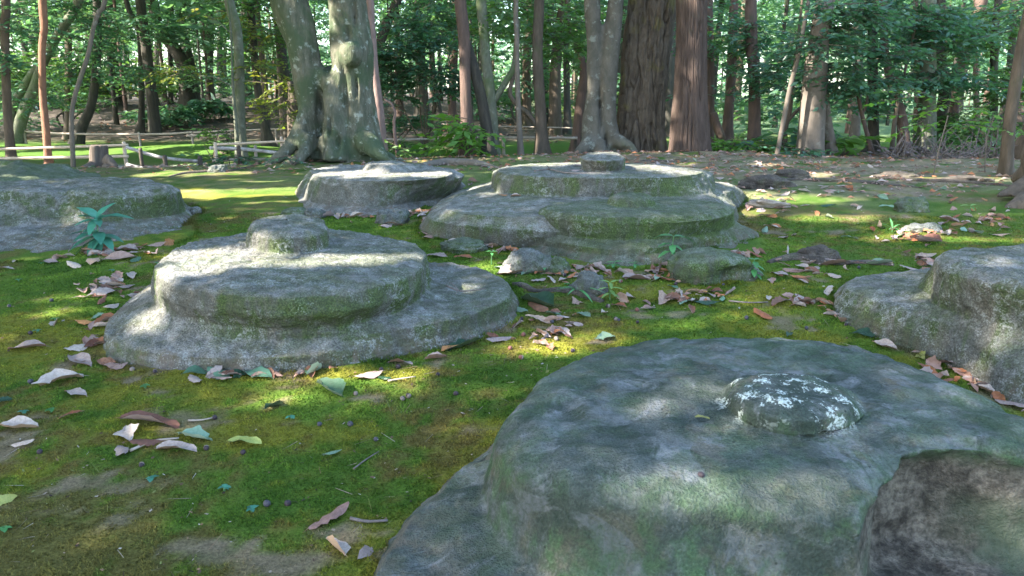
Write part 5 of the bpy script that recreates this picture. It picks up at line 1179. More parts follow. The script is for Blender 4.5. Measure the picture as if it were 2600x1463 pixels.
plant('leafy teal green plant with two whorls against the broad left stone', 255, 634, .16,
      [(1, 150, .15, 30), (1, 55, .12, 45), (1, 5, .17, 12), (1, 185, .09, 20), (1, 265, .10, -30), (.95, 305, .09, 0), (.55, 170, .15, 10), (.5, 350, .13, 0), (.5, 215, .14, -12), (.45, 255, .12, -35), (.45, 285, .12, -38), (.5, 325, .13, -14), (.4, 195, .13, -20), (.9, 100, .1, 25), (.6, 240, .13, 0), (.6, 300, .13, -5), (.95, 225, .10, 5)], 'teal', .42, droop=.25)
plant('bright green seedling with broad leaves before the middle stone', 1700, 655, .135,
      [(1, 165, .085, 10), (1, 15, .10, 0), (.75, 190, .07, 5), (.72, 260, .06, -15), (.7, 330, .06, -10), (.5, 200, .07, -5), (.5, 300, .06, -20), (.55, 20, .05, 0)], 'green', .5, (.012, -.01))
plant('little sprig of oval leaves growing before the hollow of the mossy rock', 1912, 708, .085,
      [(1, 160, .045, 10), (1, 20, .05, 5), (.9, 270, .045, -10), (.75, 200, .045, 0), (.7, 330, .05, -5), (.5, 180, .05, -5), (.45, 350, .05, -8), (.5, 260, .045, -20), (.3, 215, .045, -10), (.3, 310, .045, -10)], 'green', .55)
plant('dark grassy tuft before the pointed mossy rock', 1466, 748, .03, [(.6, 200, .08, 40), (.6, 170, .09, 25), (.6, 340, .10, 30), (.6, 10, .09, 45), (.6, 300, .10, 15), (.6, 240, .08, 30), (.6, 90, .07, 50)], 'green', .14, name='grass_tuft', droop=.6)
plant('pale green feathery sprig right of the grassy tuft', 1548, 762, .07, [(1, 150, .05, 20), (1, 30, .055, 20), (1, 270, .05, 0), (.7, 190, .05, 10), (.7, 350, .06, 10), (.6, 290, .05, -5), (.4, 220, .05, 0), (.4, 320, .05, 0)], 'lime', .3)
plant('tiny seedling in the gap between two brown rocks', 1382, 690, .03, [(1, 170, .035, 15), (1, 20, .035, 15), (.8, 270, .03, 0), (.7, 100, .03, 20)], 'green', .6)
plant('low seedling right of the moss plug under the middle stone', 1560, 680, .03, [(1, 170, .045, 10), (1, 20, .05, 15), (.8, 250, .04, 0), (.7, 320, .04, 0), (.7, 200, .04, 5)], 'green', .4)
plant('second low seedling under the middle stone, nearer its centre', 1610, 684, .03, [(1, 160, .035, 10), (1, 40, .035, 10), (.8, 270, .035, 0), (.8, 330, .03, 0)], 'green', .45)
plant('small tuft of grass by the pale stone chunk at the right', 2265, 590, .03, [(.6, 160, .07, 45), (.6, 30, .07, 40), (.6, 80, .08, 60), (.6, 280, .06, 25), (.6, 230, .06, 30)], 'green', .14, name='grass_tuft', droop=.5)
plant('yellow green sprig at the right near the root flare', 2462, 540, .04, [(1, 170, .06, 15), (1, 20, .06, 20), (.8, 270, .05, 0), (.8, 320, .05, 5)], 'lime', .4)
plant('tiny sapling with two leaves on the moss by the wide stone lobe', 1248, 672, .06, [(1, 170, .03, 10), (1, 10, .03, 10), (.9, 280, .025, 0)], 'green', .6)
sp_r = np.random.default_rng(3)
for i, (u, v) in enumerate([(105,672),(285,690),(400,672),(48,715),(140,815),(95,845),(200,1000),(60,1052),(130,1046),(385,1222),(370,985),(740,1065),(1440,725),(570,1245),(12,1350),(640,1300)]):
    plant('tiny sprout', u, v, .008, [(1, a + sp_r.uniform(0, 60), sp_r.uniform(.012, .02), 12) for a in (0, 90, 180, 270)], 'teal' if i % 2 else 'green', .75, name='sprout', group='tiny sprouts in the moss', cat='sprout'); srows.append((S_LAST[0], 'tiny bluish' if i % 2 else 'tiny green', anchor(u, v), u))

# ------------------------------------------------------------------ fallen leaves and acorns
def mat_dead(name, top, top2, under, rough=.6, trans=.12):
    t = NT(name); v = t.coord('Object'); n = t.noise(v, 55, 4, .65); n2 = t.noise(v, 14, 3, .6)
    c = t.mix(t.ramp(n2, .35, .65), top, top2); c = t.mix(t.ramp(n, .58, .72, 0, .55), c, tuple(k * .45 for k in top))
    vein = t.n('ShaderNodeTexWave', wave_type='BANDS', bands_direction='DIAGONAL'); t.l(v, vein.inputs['Vector']); vein.inputs['Scale'].default_value = 42; vein.inputs['Distortion'].default_value = .8
    rnd = t.n('ShaderNodeObjectInfo').outputs['Random']; hs = t.n('ShaderNodeHueSaturation'); geo = t.n('ShaderNodeNewGeometry')
    c = t.mix(geo.outputs['Backfacing'], c, under)
    t.l(c, hs.inputs['Color']); t.l(t.ramp(rnd, 0, 1, .7, 1.2), hs.inputs['Value']); t.l(t.ramp(rnd, 0, 1, .485, .515), hs.inputs['Hue'])
    h = t.math('ADD', n, t.math('MULTIPLY', vein.outputs['Fac'], .4))
    t.done(hs.outputs['Color'], rough, t.bump(h, .35, .003), .35)
    tr = t.n('ShaderNodeBsdfTranslucent'); t.l(hs.outputs['Color'], tr.inputs['Color']); mx = t.n('ShaderNodeMixShader'); mx.inputs[0].default_value = trans
    t.l(t.b.outputs[0], mx.inputs[1]); t.l(tr.outputs[0], mx.inputs[2]); t.l(mx.outputs[0], t.out.inputs['Surface']); return t.m
MD = {'pink': mat_dead('leaf_pale_mauve', (.45, .36, .315), (.35, .265, .23), (.31, .20, .14)),
      'tan': mat_dead('leaf_pinkish_brown', (.42, .27, .21), (.33, .20, .15), (.50, .40, .37)),
      'brown': mat_dead('leaf_brown', (.25, .12, .07), (.18, .09, .055), (.40, .30, .26)),
      'orange': mat_dead('leaf_orange_brown', (.42, .18, .07), (.32, .13, .055), (.42, .28, .21)),
      'green': mat_dead('leaf_pale_green', (.17, .27, .17), (.22, .32, .22), (.30, .36, .26), .45),
      'teal': mat_dead('leaf_dull_green', (.085, .17, .10), (.11, .21, .13), (.26, .33, .24), .4),
      'dark': mat_dead('leaf_dark_green', (.022, .065, .035), (.035, .085, .045), (.12, .17, .09), .28),
      'lime': mat_dead('leaf_yellow_green', (.36, .36, .10), (.28, .30, .08), (.34, .34, .14), .45)}
WORD = {'pink': 'pale mauve', 'tan': 'pinkish brown', 'brown': 'brown', 'orange': 'orange brown', 'green': 'pale green', 'teal': 'dull green', 'dark': 'dark green', 'lime': 'yellow green'}
def dead_leaf(seed, ratio, bend, curl, ragged):
    """unit length leaf centred on the origin, arched along and curled across, with a stalk"""
    r = np.random.default_rng(seed); nu, nv = 11, 5; u = np.linspace(0, 1, nu); w = ratio * np.sin(np.pi * u ** .85) ** .75; w[0] = .02; w[-1] = .012
    V = []
    for i in range(nu):
        for j in range(nv):
            s = (j / (nv - 1) - .5) * 2; e = 1 + (ragged * r.normal() if j in (0, nv - 1) else 0)
            y = s * w[i] * .5 * e; x = u[i] - .5 + .02 * r.normal() * (0 < i < nu - 1) * ragged * 4
            z = .38 * bend * (.25 - (u[i] - .5) ** 2) * 1.0 + curl * abs(s) ** 1.6 * w[i] * .5 + ragged * .12 * r.normal() * (abs(s) > .4) + .03 * math.sin(7 * u[i] + seed) * s
            V.append((x, y, z))
    F = [(i * nv + j, (i + 1) * nv + j, (i + 1) * nv + j + 1, i * nv + j + 1) for i in range(nu - 1) for j in range(nv - 1)]
    V = np.array(V); n0 = len(V); z0 = V[nv // 2, 2]
    st = np.array([[-.5, .006, z0], [-.5, -.006, z0], [-.5, 0, z0 + .01], [-.66, .02, z0 - .03]]); F += [(n0, n0 + 1, n0 + 3, n0 + 3), (n0 + 1, n0 + 2, n0 + 3, n0 + 3), (n0 + 2, n0, n0 + 3, n0 + 3)]
    V = np.vstack([V, st]); V[:, 2] -= np.percentile(V[:, 2], 12)
    return V, np.array(F)
SHAPES = [dead_leaf(1, .42, .25, .5, .10), dead_leaf(2, .46, .10, -.35, .14), dead_leaf(3, .38, .45, .3, .09), dead_leaf(4, .50, -.25, .9, .16), dead_leaf(5, .36, .35, -.6, .10), dead_leaf(6, .55, .15, .5, .24), dead_leaf(7, .44, -.35, .8, .12), dead_leaf(8, .40, .6, .2, .12)]
_lm = {}
def leaf_data(shape, kind):
    if (shape, kind) not in _lm:
        V, F = SHAPES[shape]; _lm[(shape, kind)] = mesh('fallen_leaf', V, tidy(F), MD[kind])
    return _lm[(shape, kind)]
CROPS = {'c5': (0, 380, 2.8986), 'c6': (650, 370, 2.8986), 'c7': (1250, 370, 2.8986), 'c8': (1850, 380, 2.7867), 'b1': (0, 850, 2.364), 'b2': (600, 850, 2.364), 'b3': (1200, 840, 2.3257), 'b4': (1850, 840, 2.3253)}
lr = np.random.default_rng(12)
def put_leaf(p, ln, kind, yaw, tilt=None, roll=None, shape=None):
    shape = int(lr.integers(len(SHAPES))) if shape is None else shape
    o = link('fallen_leaf', leaf_data(shape, kind), None, p); o.scale = (ln, ln, ln)
    o.rotation_euler = (math.radians(lr.normal(0, 10) if roll is None else roll), math.radians(lr.normal(0, 7) if tilt is None else tilt), math.radians(yaw)); return o
HAND = [('b1',165,90,195,0,'pink'),('b1',460,90,120,20,'pink'),('b1',555,70,90,50,'brown'),('b1',480,170,190,-12,'pink'),('b1',350,285,225,14,'pink'),('b1',455,365,145,-8,'pink'),('b1',430,495,120,20,'orange'),('b1',900,540,310,-3,'brown'),('b1',110,568,205,0,'pink'),
 ('b1',770,605,180,-35,'pink'),('b1',140,668,110,4,'pink'),('b1',735,712,150,-30,'pink'),('b1',1060,700,220,-4,'pink'),('b1',1175,628,200,-8,'green'),('b1',1470,658,190,-6,'lime'),('b1',890,662,160,8,'brown'),('b1',25,1010,95,50,'lime'),('b1',1180,198,170,25,'teal'),('b1',1310,203,170,-15,'teal'),
 ('b1',1540,208,195,-10,'teal'),('b1',1170,282,120,-20,'pink'),('b1',1330,277,140,-10,'pink'),('b1',1428,252,80,70,'dark'),('b1',15,410,70,30,'dark'),('b1',1635,450,90,25,'dark'),
 ('b2',475,160,140,62,'teal'),('b2',560,338,205,-18,'teal'),('b2',985,182,140,-8,'pink'),('b2',1200,152,110,5,'pink'),('b2',790,256,160,12,'pink'),('b2',885,272,90,-10,'dark'),('b2',235,440,125,30,'dark'),('b2',580,728,110,45,'green'),('b2',565,1115,240,28,'tan'),('b2',595,1292,175,-50,'pink'),
 ('b2',772,1328,130,75,'pink'),('b2',1370,66,210,12,'dark'),('b2',1290,78,120,15,'orange'),('b2',1575,42,140,10,'pink'),('b2',1540,20,85,-15,'brown'),
 ('b3',780,52,105,5,'green'),
 ('c7',330,1168,270,-14,'dark'),('c7',210,1112,130,-20,'green'),('c7',340,1205,200,-20,'brown'),('c7',450,1252,120,-12,'teal'),('c7',335,1292,170,-8,'tan'),('c7',670,1258,140,-25,'green'),('c7',610,1165,110,50,'tan'),('c7',820,1242,85,30,'pink'),('c7',780,1132,90,10,'orange'),('c7',960,1140,150,-55,'tan'),
 ('c7',930,1192,130,-20,'orange'),('c7',1250,1152,165,48,'tan'),('c7',1135,1168,80,-30,'tan'),('c7',1145,1212,100,5,'tan'),('c7',1395,1110,130,60,'pink'),('c7',1500,1088,130,-8,'orange'),('c7',1600,1112,105,-30,'pink'),('c7',1330,1052,105,-30,'teal'),('c7',1570,1168,165,-6,'dark'),('c7',1690,1142,95,30,'teal'),
 ('c7',1430,1165,120,10,'green'),('c7',1640,1085,115,-20,'brown'),('c7',985,952,130,-12,'tan'),('c7',1060,992,170,0,'pink'),('c7',1225,930,145,60,'pink'),('c7',1218,985,130,35,'green'),('c7',1290,997,105,-15,'orange'),('c7',1150,932,100,-40,'tan'),('c7',1150,962,95,-15,'teal'),('c7',1490,1150,110,25,'pink'),
 ('c7',640,897,115,-25,'pink'),('c7',775,887,130,-20,'pink'),('c7',695,882,70,20,'brown'),('c7',340,922,85,20,'orange'),('c7',270,927,115,10,'green'),('c7',130,947,160,2,'pink'),('c7',65,912,160,-20,'green'),('c7',340,1002,110,10,'pink'),('c7',432,987,95,-25,'pink'),('c7',520,1002,85,15,'pink'),('c7',95,702,95,80,'pink'),
 ('c8',360,882,125,-18,'pink'),('c8',450,866,120,0,'tan'),('c8',520,842,115,-28,'pink'),('c8',515,932,115,-30,'orange'),('c8',305,937,75,40,'tan'),('c8',715,1007,125,20,'pink'),('c8',285,1062,95,40,'pink'),('c8',355,1092,180,15,'brown'),('c8',545,1087,170,5,'pink'),('c8',680,1097,115,-12,'brown'),('c8',240,1182,175,-38,'orange'),
 ('c8',740,822,190,-5,'pink'),('c8',885,822,130,-12,'brown'),('c8',1060,817,150,-5,'green'),('c8',1145,817,70,80,'pink'),('c8',1275,852,115,-20,'pink'),('c8',1400,772,200,8,'tan'),('c8',1432,807,100,0,'brown'),('c8',1060,553,100,70,'orange'),('c8',1165,567,85,20,'brown'),('c8',1400,642,170,-15,'brown'),
 ('c8',1560,507,115,-20,'pink'),('c8',700,407,90,-10,'dark'),('c8',425,1322,75,30,'dark'),('c8',980,1312,195,-5,'dark'),('c8',1100,1402,155,-25,'pink'),
 ('b4',1262,142,135,-10,'pink'),('b4',1140,112,65,80,'lime'),('b4',1452,284,75,70,'tan'),('b4',1532,332,125,-35,'pink'),('b4',1682,412,155,-20,'pink'),
 ('c5',365,838,110,2,'pink'),('c5',548,862,140,-8,'pink'),('c5',690,832,160,-14,'tan'),('c5',880,812,200,8,'tan'),('c5',965,780,120,12,'pink'),('c5',745,728,220,8,'orange'),('c5',620,732,90,-60,'brown'),('c5',960,692,130,55,'orange'),('c5',942,747,115,5,'pink'),('c5',1150,702,115,10,'tan'),('c5',1240,672,95,70,'orange'),
 ('c5',1000,822,85,55,'teal'),('c5',968,938,135,-20,'pink'),('c5',705,1032,150,-30,'pink'),('c5',845,1012,130,0,'brown'),('c5',745,1072,180,10,'pink'),('c5',930,1025,125,25,'pink'),('c5',612,1052,110,-20,'tan'),('c5',582,1102,90,10,'tan'),('c5',860,970,130,-10,'pink'),('c5',812,1168,125,35,'pink'),('c5',410,1292,95,-60,'pink'),
 ('c5',640,1287,135,0,'orange'),('c5',785,1272,145,20,'orange'),('c5',770,1312,125,5,'tan'),('c5',730,1242,75,8,'green'),('c5',110,807,75,-40,'pink'),('c5',45,887,105,8,'pink'),
 ('c6',1270,632,135,25,'tan'),('c6',1330,822,135,-5,'pink'),('c6',1525,832,115,0,'orange'),('c6',1462,682,150,-8,'pink'),('c6',1560,675,90,15,'brown'),('c6',1740,692,105,10,'pink'),('c6',1830,728,80,80,'pink'),('c6',950,602,115,20,'pink'),('c6',1012,588,120,0,'orange'),('c6',540,520,100,20,'brown'),('c6',600,535,90,-30,'pink'),
 ('c6',650,520,80,60,'pink'),('c6',730,528,110,0,'pink'),('c6',800,520,90,20,'tan'),('c6',1230,490,90,10,'orange'),('c6',1290,500,90,-20,'tan'),('c6',1220,520,80,20,'pink'),('c6',1270,535,90,0,'pink'),('c6',1340,460,90,30,'brown'),('c6',1400,405,90,40,'tan'),('c6',1470,375,80,20,'pink'),('c6',1530,345,70,30,'pink'),('c6',1600,270,110,20,'brown'),('c6',1690,325,90,10,'pink')]
hand_rows = []
for crop, x, y, ln, yaw, kind in HAND:
    ox, oy, sc = CROPS[crop]; u, v = ox + x / sc, oy + y / sc; p = clear(gpt(u, v), 1.01); d = depth(p)
    L = ln / sc * d / FPX
    a = math.radians(yaw); sl = max(.25, math.sin(PITCH + math.atan((v - CY) / FPX)))
    stand = abs(yaw) > 40                                            # leaves seen tall stand on edge against their neighbours
    gy = math.degrees(math.atan2(math.sin(a) / sl * (.45 if stand else 1), math.cos(a)))
    L = min(max(L * 1.22, .055), .17)
    if lr.random() < .5: gy += 180
    p[2] += .007; o = put_leaf(p, L, kind, gy, roll=lr.normal(0, 9) + (38 * (1 if lr.random() < .5 else -1) if stand else -8))
    an = anchor(u, v)
    hand_rows.append((o, kind, an, u))
def name_rows(rows, one, many, cat, group):
    gr = {}
    for o, kind, an, u in rows: gr.setdefault((kind, an), []).append((u, o))
    for (kind, an), lst in gr.items():
        lst.sort(key=lambda q: q[0])
        for i, (u, o) in enumerate(lst):
            tag(o, f'{kind} {one} {an}' if len(lst) == 1 else f'{ORD[min(i, 23)]} {kind} {one} {an}', cat, group)
name_rows(srows, 'sprout', 'sprouts', 'sprout', 'tiny sprouts in the moss')
name_rows([(o, WORD[k], an, u) for o, k, an, u in hand_rows], 'leaf', 'leaves', 'leaf', 'large fallen leaves on the moss')

BACKA = [(2120, 450, 'near the brown root humps'), (2260, 460, 'before the brush pile'), (2420, 470, 'at the root ridge'), (2520, 520, 'by the root flare'), (2040, 510, 'around the sunny moss patch'), (2200, 530, 'left of the mossy hump'), (2380, 560, 'right of the mossy hump'), (2300, 610, 'before the pale stone chunk'), (2460, 600, 'near the right edge'), (2150, 600, 'on the worn moss'),
 (800, 410, 'at the foot of the big tree'), (920, 405, 'right of the big tree roots'), (1020, 405, 'behind the pale stone'), (640, 425, 'by the birch fence'), (1250, 430, 'between the pale and wide stones'), (1700, 410, 'before the red brown trunk'), (1850, 425, 'behind the wide stone'), (1980, 425, 'before the pale pole'), (2080, 430, 'before the stout pale trunk'),
 (1200, 550, 'left of the wide stone lobe'), (1270, 590, 'near the wide stone lobe'), (1150, 500, 'right of the pale stone'), (1940, 540, 'right of the wide stone'), (1990, 600, 'right of the middle stone'), (1890, 640, 'above the hollow rock')]
back_rows = []
ZONES = [('small dry leaf among the litter on the far right moss', 'small dry leaves on the far right moss', [(2150,480,280,40),(2400,520,180,50),(2350,600,200,40),(2480,570,110,40)], 52),
         ('small dry leaf littering the earth at the foot of the back trees', 'small dry leaves below the back trees', [(900,405,260,14),(1950,420,420,24),(1250,425,60,16),(640,420,120,10)], 50),
         ('small dry leaf scattered on the moss around the middle stones', 'small dry leaves around the middle stones', [(1230,560,60,60),(1960,560,120,90),(1150,500,60,30),(1880,640,60,30)], 24)]
for lab, grp, ells, n in ZONES:
    k = 0; tries = 0
    while k < n and tries < 3000:
        tries += 1; e = ells[int(lr.integers(len(ells)))]; u = e[0] + lr.normal(0, .5) * e[2]; v = e[1] + lr.normal(0, .5) * e[3]
        if v < 396: continue
        p = gpt(u, v)
        if p[1] > 9 or inside_stone(p[0], p[1], 1.02): continue
        kd = ['pink', 'pink', 'tan', 'tan', 'brown', 'orange', 'orange', 'green'][int(lr.integers(8))]
        p[2] += .006; o = put_leaf(p, lr.uniform(.055, .095), kd, lr.uniform(0, 360), roll=lr.normal(0, 22), tilt=lr.normal(0, 14)); k += 1
        back_rows.append((o, 'small ' + WORD[kd], min(BACKA, key=lambda q: math.hypot(q[0] - u, 2.5 * (q[1] - v)))[2], u, grp))

name_rows([r[:4] for r in back_rows], 'leaf', 'leaves', 'leaf', 'small dry leaves among the litter')

def litter():
    """leaf crumbs and dead leaves too many to count"""
    r = np.random.default_rng(31); Vs, Fs, mi, o = [], [], [], 0
    kinds = ['pink', 'tan', 'brown', 'orange']
    n = 0
    while n < 3600:
        q = r.random()
        if q < .45: x, y = r.uniform(.5, 5.5), r.uniform(5.2, 9.6)
        elif q < .75: x, y = r.uniform(-4, 3), r.uniform(6.6, 9.2)
        else: x, y = r.uniform(-9, 1), r.uniform(13, 22)
        if inside_stone(x, y, 1.0): continue
        V, F = SHAPES[int(r.integers(8))]; sel = [0, 2, 4, 25, 29, 50, 52, 54]
        s = r.uniform(.035, .08) * (1 if y < 12 else 1.6); a = r.uniform(0, 6.28); W = V[[2, 25, 27, 29, 52]] * s * np.array([1, 1, 1.2]); c, sn = math.cos(a), math.sin(a)
        W = np.stack([W[:, 0] * c - W[:, 1] * sn, W[:, 0] * sn + W[:, 1] * c, W[:, 2] + r.normal(0, .3) * W[:, 1]], 1) + np.array([x, y, float(ground_h(x, y)[0]) + .008])
        Vs.append(W); Fs += [(o, o + 1, o + 2), (o, o + 2, o + 3), (o + 1, o + 4, o + 2), (o + 2, o + 4, o + 3)]; mi += [int(r.integers(4))] * 4; o += 5; n += 1
    V0 = [S for S, _ in SHAPES]; F0 = [tidy(f) for _, f in SHAPES]
    near = [(1390, 830, 60, 40, 26), (1480, 700, 90, 26, 30), (1690, 700, 60, 22, 22), (1740, 760, 90, 20, 22), (1000, 545, 100, 16, 34), (1090, 540, 40, 26, 24), (290, 740, 60, 36, 24), (300, 640, 120, 14, 26), (250, 850, 40, 50, 14), (2050, 690, 80, 20, 20), (2060, 770, 60, 16, 16),
            (2430, 960, 120, 40, 26), (1960, 520, 60, 20, 26), (2330, 600, 70, 14, 22), (2520, 560, 60, 20, 26), (1300, 640, 40, 30, 18), (1880, 640, 40, 30, 16), (2350, 670, 50, 14, 10), (700, 940, 200, 10, 12), (500, 650, 40, 30, 8)]
    for cu, cv, su, sv, m in near:
        for _ in range(m):
            p = clear(gpt(cu + r.normal(0, .6) * su, cv + r.normal(0, .6) * sv), 1.015); k = int(r.integers(8)); s = r.uniform(.03, .075)
            R = Matrix.Rotation(r.uniform(0, 6.28), 3, 'Z') @ Matrix.Rotation(r.normal(0, .45), 3, 'X') @ Matrix.Rotation(r.normal(0, .3), 3, 'Y')
            W = V0[k] * s @ np.array(R).T + p + np.array([0, 0, .008]); Vs.append(W); Fs += [tuple(i + o for i in f) for f in F0[k]]; mi += [int(r.choice([0, 1, 1, 2, 2, 3]))] * len(F0[k]); o += len(W)
    ob = link('leaf_litter', mesh('leaf_litter', np.vstack(Vs), Fs, [MD[k] for k in kinds], False, None, mi)); ob['kind'] = 'stuff'; ob['label'] = 'brown leaf litter under the trees'
litter()

def acorns():
    prof = [(0, -.5), (.28, -.47), (.44, -.33), (.5, -.1), (.5, .12), (.42, .34), (.24, .48), (.08, .53), (.03, .62), (0, .63)]
    def lathe(pr, n=12):
        V = [(r * math.cos(2 * math.pi * k / n), r * math.sin(2 * math.pi * k / n), z) for r, z in pr for k in range(n)]
        F = [(i * n + k, i * n + (k + 1) % n, (i + 1) * n + (k + 1) % n, (i + 1) * n + k) for i in range(len(pr) - 1) for k in range(n)]
        return np.array(V), np.array(F)
    nutV, nutF = lathe(prof); capV, capF = lathe([(0, -.60), (.1, -.58), (.40, -.5), (.55, -.30), (.56, -.12), (.51, -.12)])
    m1 = mat_plain('acorn_dark', (.03, .022, .028), (.06, .045, .05), 60, .5, spec=.2); m2 = mat_plain('acorn_bluish', (.04, .038, .045), (.085, .08, .095), 60, .55, spec=.2); m3 = mat_plain('acorn_reddish', (.14, .055, .045), (.2, .09, .07), 60, .5, spec=.25); mc = mat_plain('acorn_cup', (.16, .12, .10), (.26, .21, .18), 120, .9)
    nuts = [mesh('nut', nutV, nutF, m) for m in (m1, m2, m3)]; cup = mesh('cup', capV, capF, mc)
    spots = [('b2',715,362,0),('b2',1032,377,0),('b2',1000,392,0),('b2',1318,364,0),('b2',500,547,1),('b2',685,548,1),('b2',838,637,1),('b2',870,216,0),('b2',972,202,0),('b2',1210,247,0),('b2',310,1025,0),('b2',185,1028,1),('b1',925,183,0),('b1',790,183,0),('b1',1290,507,0),('b1',240,714,0),('b1',850,792,0),
             ('b1',1240,692,0),('b1',185,292,1),('b1',1460,717,0),('b3',590,127,0),('b3',285,167,2),('b3',432,42,1),('b3',418,62,1),('b3',497,57,0),('b3',222,112,2),('b3',300,32,2),('c7',440,1307,1),('c7',210,1242,0),('c7',217,1282,0),('c7',850,1192,0),('c7',930,1292,1),('c7',907,1286,0),('c7',1065,1218,2),('c7',1068,1308,0),
             ('c7',1700,1022,1),('c7',1870,1275,1),('c7',1350,1027,0),('c7',400,1415,1),('c7',470,1430,0),('c7',532,962,0),('c7',570,972,0),('c7',945,1008,2),('c8',125,1202,1),('c8',550,1272,1),('c8',1095,878,2),('c8',835,1217,0),('c8',920,842,1),('c5',380,1118,1),('c5',225,1362,0),('c5',70,1160,1)]
    r = np.random.default_rng(2); arows = []
    for crop, x, y, k in spots:
        ox, oy, sc = CROPS[crop]; p = clear(gpt(ox + x / sc, oy + y / sc), 1.01); s = r.uniform(.0115, .0155); p[2] += s * .42
        t = thing('acorn', '', 'acorn', p); arows.append((t, ['dark purplish', 'bluish grey', 'reddish'][k], anchor(ox + x / sc, oy + y / sc), ox + x / sc))
        link('nut', nuts[k], t)
        if r.random() < .4: link('cup', cup, t)
        t.scale = (s, s, s); t.rotation_euler = (r.uniform(1.1, 1.9), r.uniform(-.3, .3), r.uniform(0, 6.28))
    name_rows(arows, 'acorn', 'acorns', 'acorn', 'acorns scattered in the moss')
    p = at_z(1780, 1206, .128); t = thing('acorn', 'single black acorn lying on top of the nearest stone', 'acorn', p); link('nut', nuts[0], t); t.scale = (.012,) * 3; t.rotation_euler = (1.4, 0, 1)
acorns()
for (u, v, z, ln, kd, yaw, lab) in [(1690, 980, .142, .035, 'dark', -10, 'small dark green leaf left of the knob on the nearest stone'), (1783, 1061, .140, .03, 'lime', -15, 'small curled green leaf below the knob on the nearest stone'), (2353, 682, .118, .05, 'brown', 20, 'thin brown leaf on the ledge of the right edge stone'), (1462, 434, .352, .07, 'pink', 5, 'pale leaf left of the hub on the wide stone'), (1468, 420, .35, .06, 'pink', -10, 'second pale leaf, behind the other one left of the hub on the wide stone'), (1310, 498, .232, .06, 'pink', 10, 'pale leaf on the front lobe of the wide stone'), (1278, 496, .232, .05, 'orange', -20, 'orange leaf at the left on the front lobe of the wide stone')]:
    tag(put_leaf(at_z(u, v, z), ln, kd, yaw, 0, 0), lab, 'leaf', 'leaves lying on the stones')

# ------------------------------------------------------------------ moss pile: fine upright shoots on the near ground
def moss_shoots():
    r = np.random.default_rng(77); n = 520000
    # denser near the camera
    d = 1.0 + 3.6 * r.random(n) ** 1.35; a = r.uniform(-.66, .66, n); x, y = np.tan(a) * d, d
    c, mossy = ground_cols(x, y); keep = r.random(n) < np.clip(mossy, .06, 1)
    for cc, th, rad in FOOT:
        dx, dy = x - cc[0], y - cc[1]; keep &= ~(np.hypot(dx, dy) < np.interp(np.arctan2(dy, dx), th, rad) - .005)
    x, y, c = x[keep], y[keep], c[keep]; n = len(x)
    clump = fbm(xyz(x, y) * 22, 2, 5)
    h = r.uniform(.002, .0052, n) * (1 + .6 * clump) * (1 + .12 * y); w = r.uniform(.0012, .0024, n) * (1 + .25 * y)
    z = ground_h(x, y) + .0045 * fbm(xyz(x, y) * 24, 3, 77) * sstep(6.5, 4, y) - .001
    az = r.uniform(0, 6.283, n); ln = r.normal(0, .5, (n, 2)) * h[:, None]
    b = np.stack([x, y, z], 1); t = np.stack([np.cos(az) * w, np.sin(az) * w, np.zeros(n)], 1)
    tip = b + np.stack([ln[:, 0], ln[:, 1], h], 1)
    V = np.stack([b - t, b + t, tip], 1).reshape(-1, 3); F = np.arange(n * 3).reshape(n, 3)
    c = np.clip(c * r.uniform(.7, 1.75, (n, 1)) * (1 + .5 * clump[:, None]), .004, .6)
    o = link('moss', mesh('moss', V, F, M_SHOOT, False, {'col': np.repeat(c, 3, 0)})); o['kind'] = 'stuff'; o['label'] = 'green and golden moss carpet'
def mat_shoot():
    t = NT('moss_shoots'); c = t.attr('col').outputs['Color']; t.done(c, .9, None, .1)
    tr = t.n('ShaderNodeBsdfTranslucent'); t.l(c, tr.inputs['Color']); mx = t.n('ShaderNodeMixShader'); mx.inputs[0].default_value = .35
    t.l(t.b.outputs[0], mx.inputs[1]); t.l(tr.outputs[0], mx.inputs[2]); t.l(mx.outputs[0], t.out.inputs['Surface']); return t.m
M_SHOOT = mat_shoot()
moss_shoots()
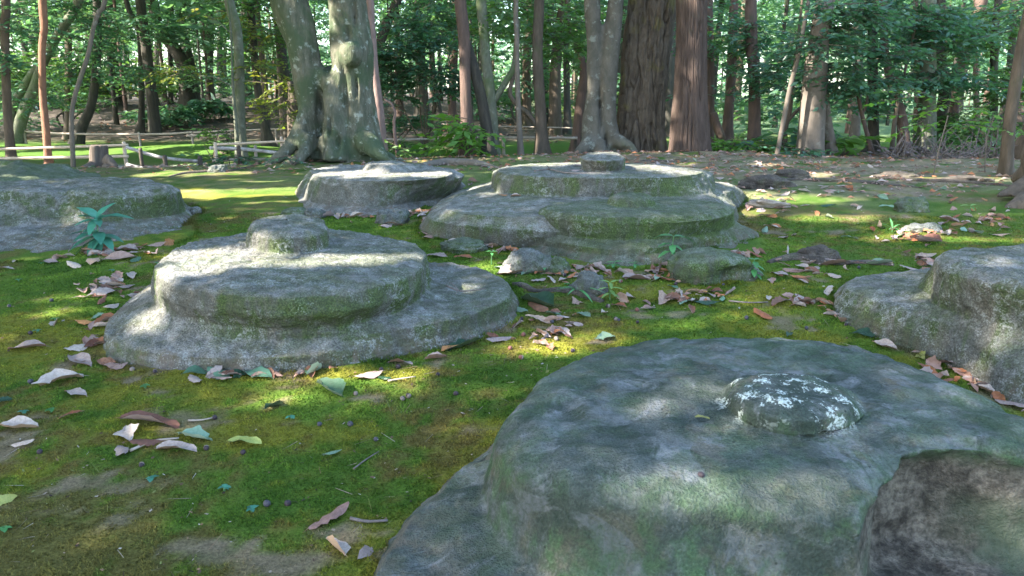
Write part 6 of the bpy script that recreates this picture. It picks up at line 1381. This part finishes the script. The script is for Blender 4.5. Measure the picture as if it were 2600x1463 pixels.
def edge_moss_and_debris():
    r = np.random.default_rng(5); X, Y = [], []
    for cc, th, rad in FOOT:
        if cc[1] > 5: continue
        n = int(900 * rad.mean() / .1); a = r.uniform(-np.pi, np.pi, n); q = np.interp(a, th, rad) + r.normal(.004, .014, n); X.append(cc[0] + q * np.cos(a)); Y.append(cc[1] + q * np.sin(a))
    x, y = np.concatenate(X), np.concatenate(Y); k = fbm(xyz(x, y) * 6, 2, 8) > -.05; x, y = x[k], y[k]; n = len(x)
    c, _ = ground_cols(x, y); h = r.uniform(.006, .018, n); w = r.uniform(.0014, .003, n); az = r.uniform(0, 6.28, n)
    b = np.stack([x, y, ground_h(x, y) - .002], 1); t = np.stack([np.cos(az) * w, np.sin(az) * w, 0 * w], 1); tip = b + np.stack([r.normal(0, .5, n) * h, r.normal(0, .5, n) * h, h], 1)
    V = np.stack([b - t, b + t, tip], 1).reshape(-1, 3)
    o = link('edge_moss', mesh('edge_moss', V, np.arange(n * 3).reshape(n, 3), M_SHOOT, False, {'col': np.repeat(np.clip(c * r.uniform(.6, 1.5, (n, 1)), .004, .6), 3, 0)})); o['kind'] = 'stuff'; o['label'] = 'taller moss growing along the feet of the stones'
    # crumbs of bark, bits of leaf, bud scales and needles
    n = 5200; d = 1.05 + 4.2 * r.random(n) ** 1.2; a = r.uniform(-.62, .62, n); x, y = np.tan(a) * d, d; clus = fbm(xyz(x, y) * 2.6, 3, 71); k = r.random(n) < sstep(-.25, .45, clus) * .9 + .1
    for cc, th, rad in FOOT: k &= ~(np.hypot(x - cc[0], y - cc[1]) < np.interp(np.arctan2(y - cc[1], x - cc[0]), th, rad))
    x, y = x[k], y[k]; n = len(x); long_ = r.random(n) < .22
    L = np.where(long_, r.uniform(.02, .06, n), r.uniform(.003, .010, n)); W = np.where(long_, r.uniform(.0007, .0014, n), L * r.uniform(.4, .9, n)); az = r.uniform(0, 6.28, n)
    b = np.stack([x, y, ground_h(x, y) + r.uniform(.003, .009, n)], 1); u = np.stack([np.cos(az), np.sin(az), r.normal(0, .15, n)], 1); s = np.stack([-np.sin(az), np.cos(az), r.normal(0, .4, n)], 1)
    V = np.stack([b - u * L[:, None] / 2 - s * W[:, None] / 2, b + u * L[:, None] / 2 - s * W[:, None] / 3, b + u * L[:, None] / 2 + s * W[:, None] / 2 + np.array([0, 0, .001]), b - u * L[:, None] / 2 + s * W[:, None] / 3], 1).reshape(-1, 3)
    pal = np.array([[.30, .24, .19], [.13, .085, .06], [.06, .045, .04], [.42, .37, .33], [.22, .14, .09], [.20, .22, .08]]); c = pal[r.integers(0, 6, n)] * r.uniform(.7, 1.3, (n, 1))
    o = link('forest_debris', mesh('forest_debris', V, np.arange(n * 4).reshape(n, 4), M_SHOOT, False, {'col': np.repeat(c, 4, 0)})); o['kind'] = 'stuff'; o['label'] = 'crumbs of bark, leaf bits and needles in the moss'
edge_moss_and_debris()
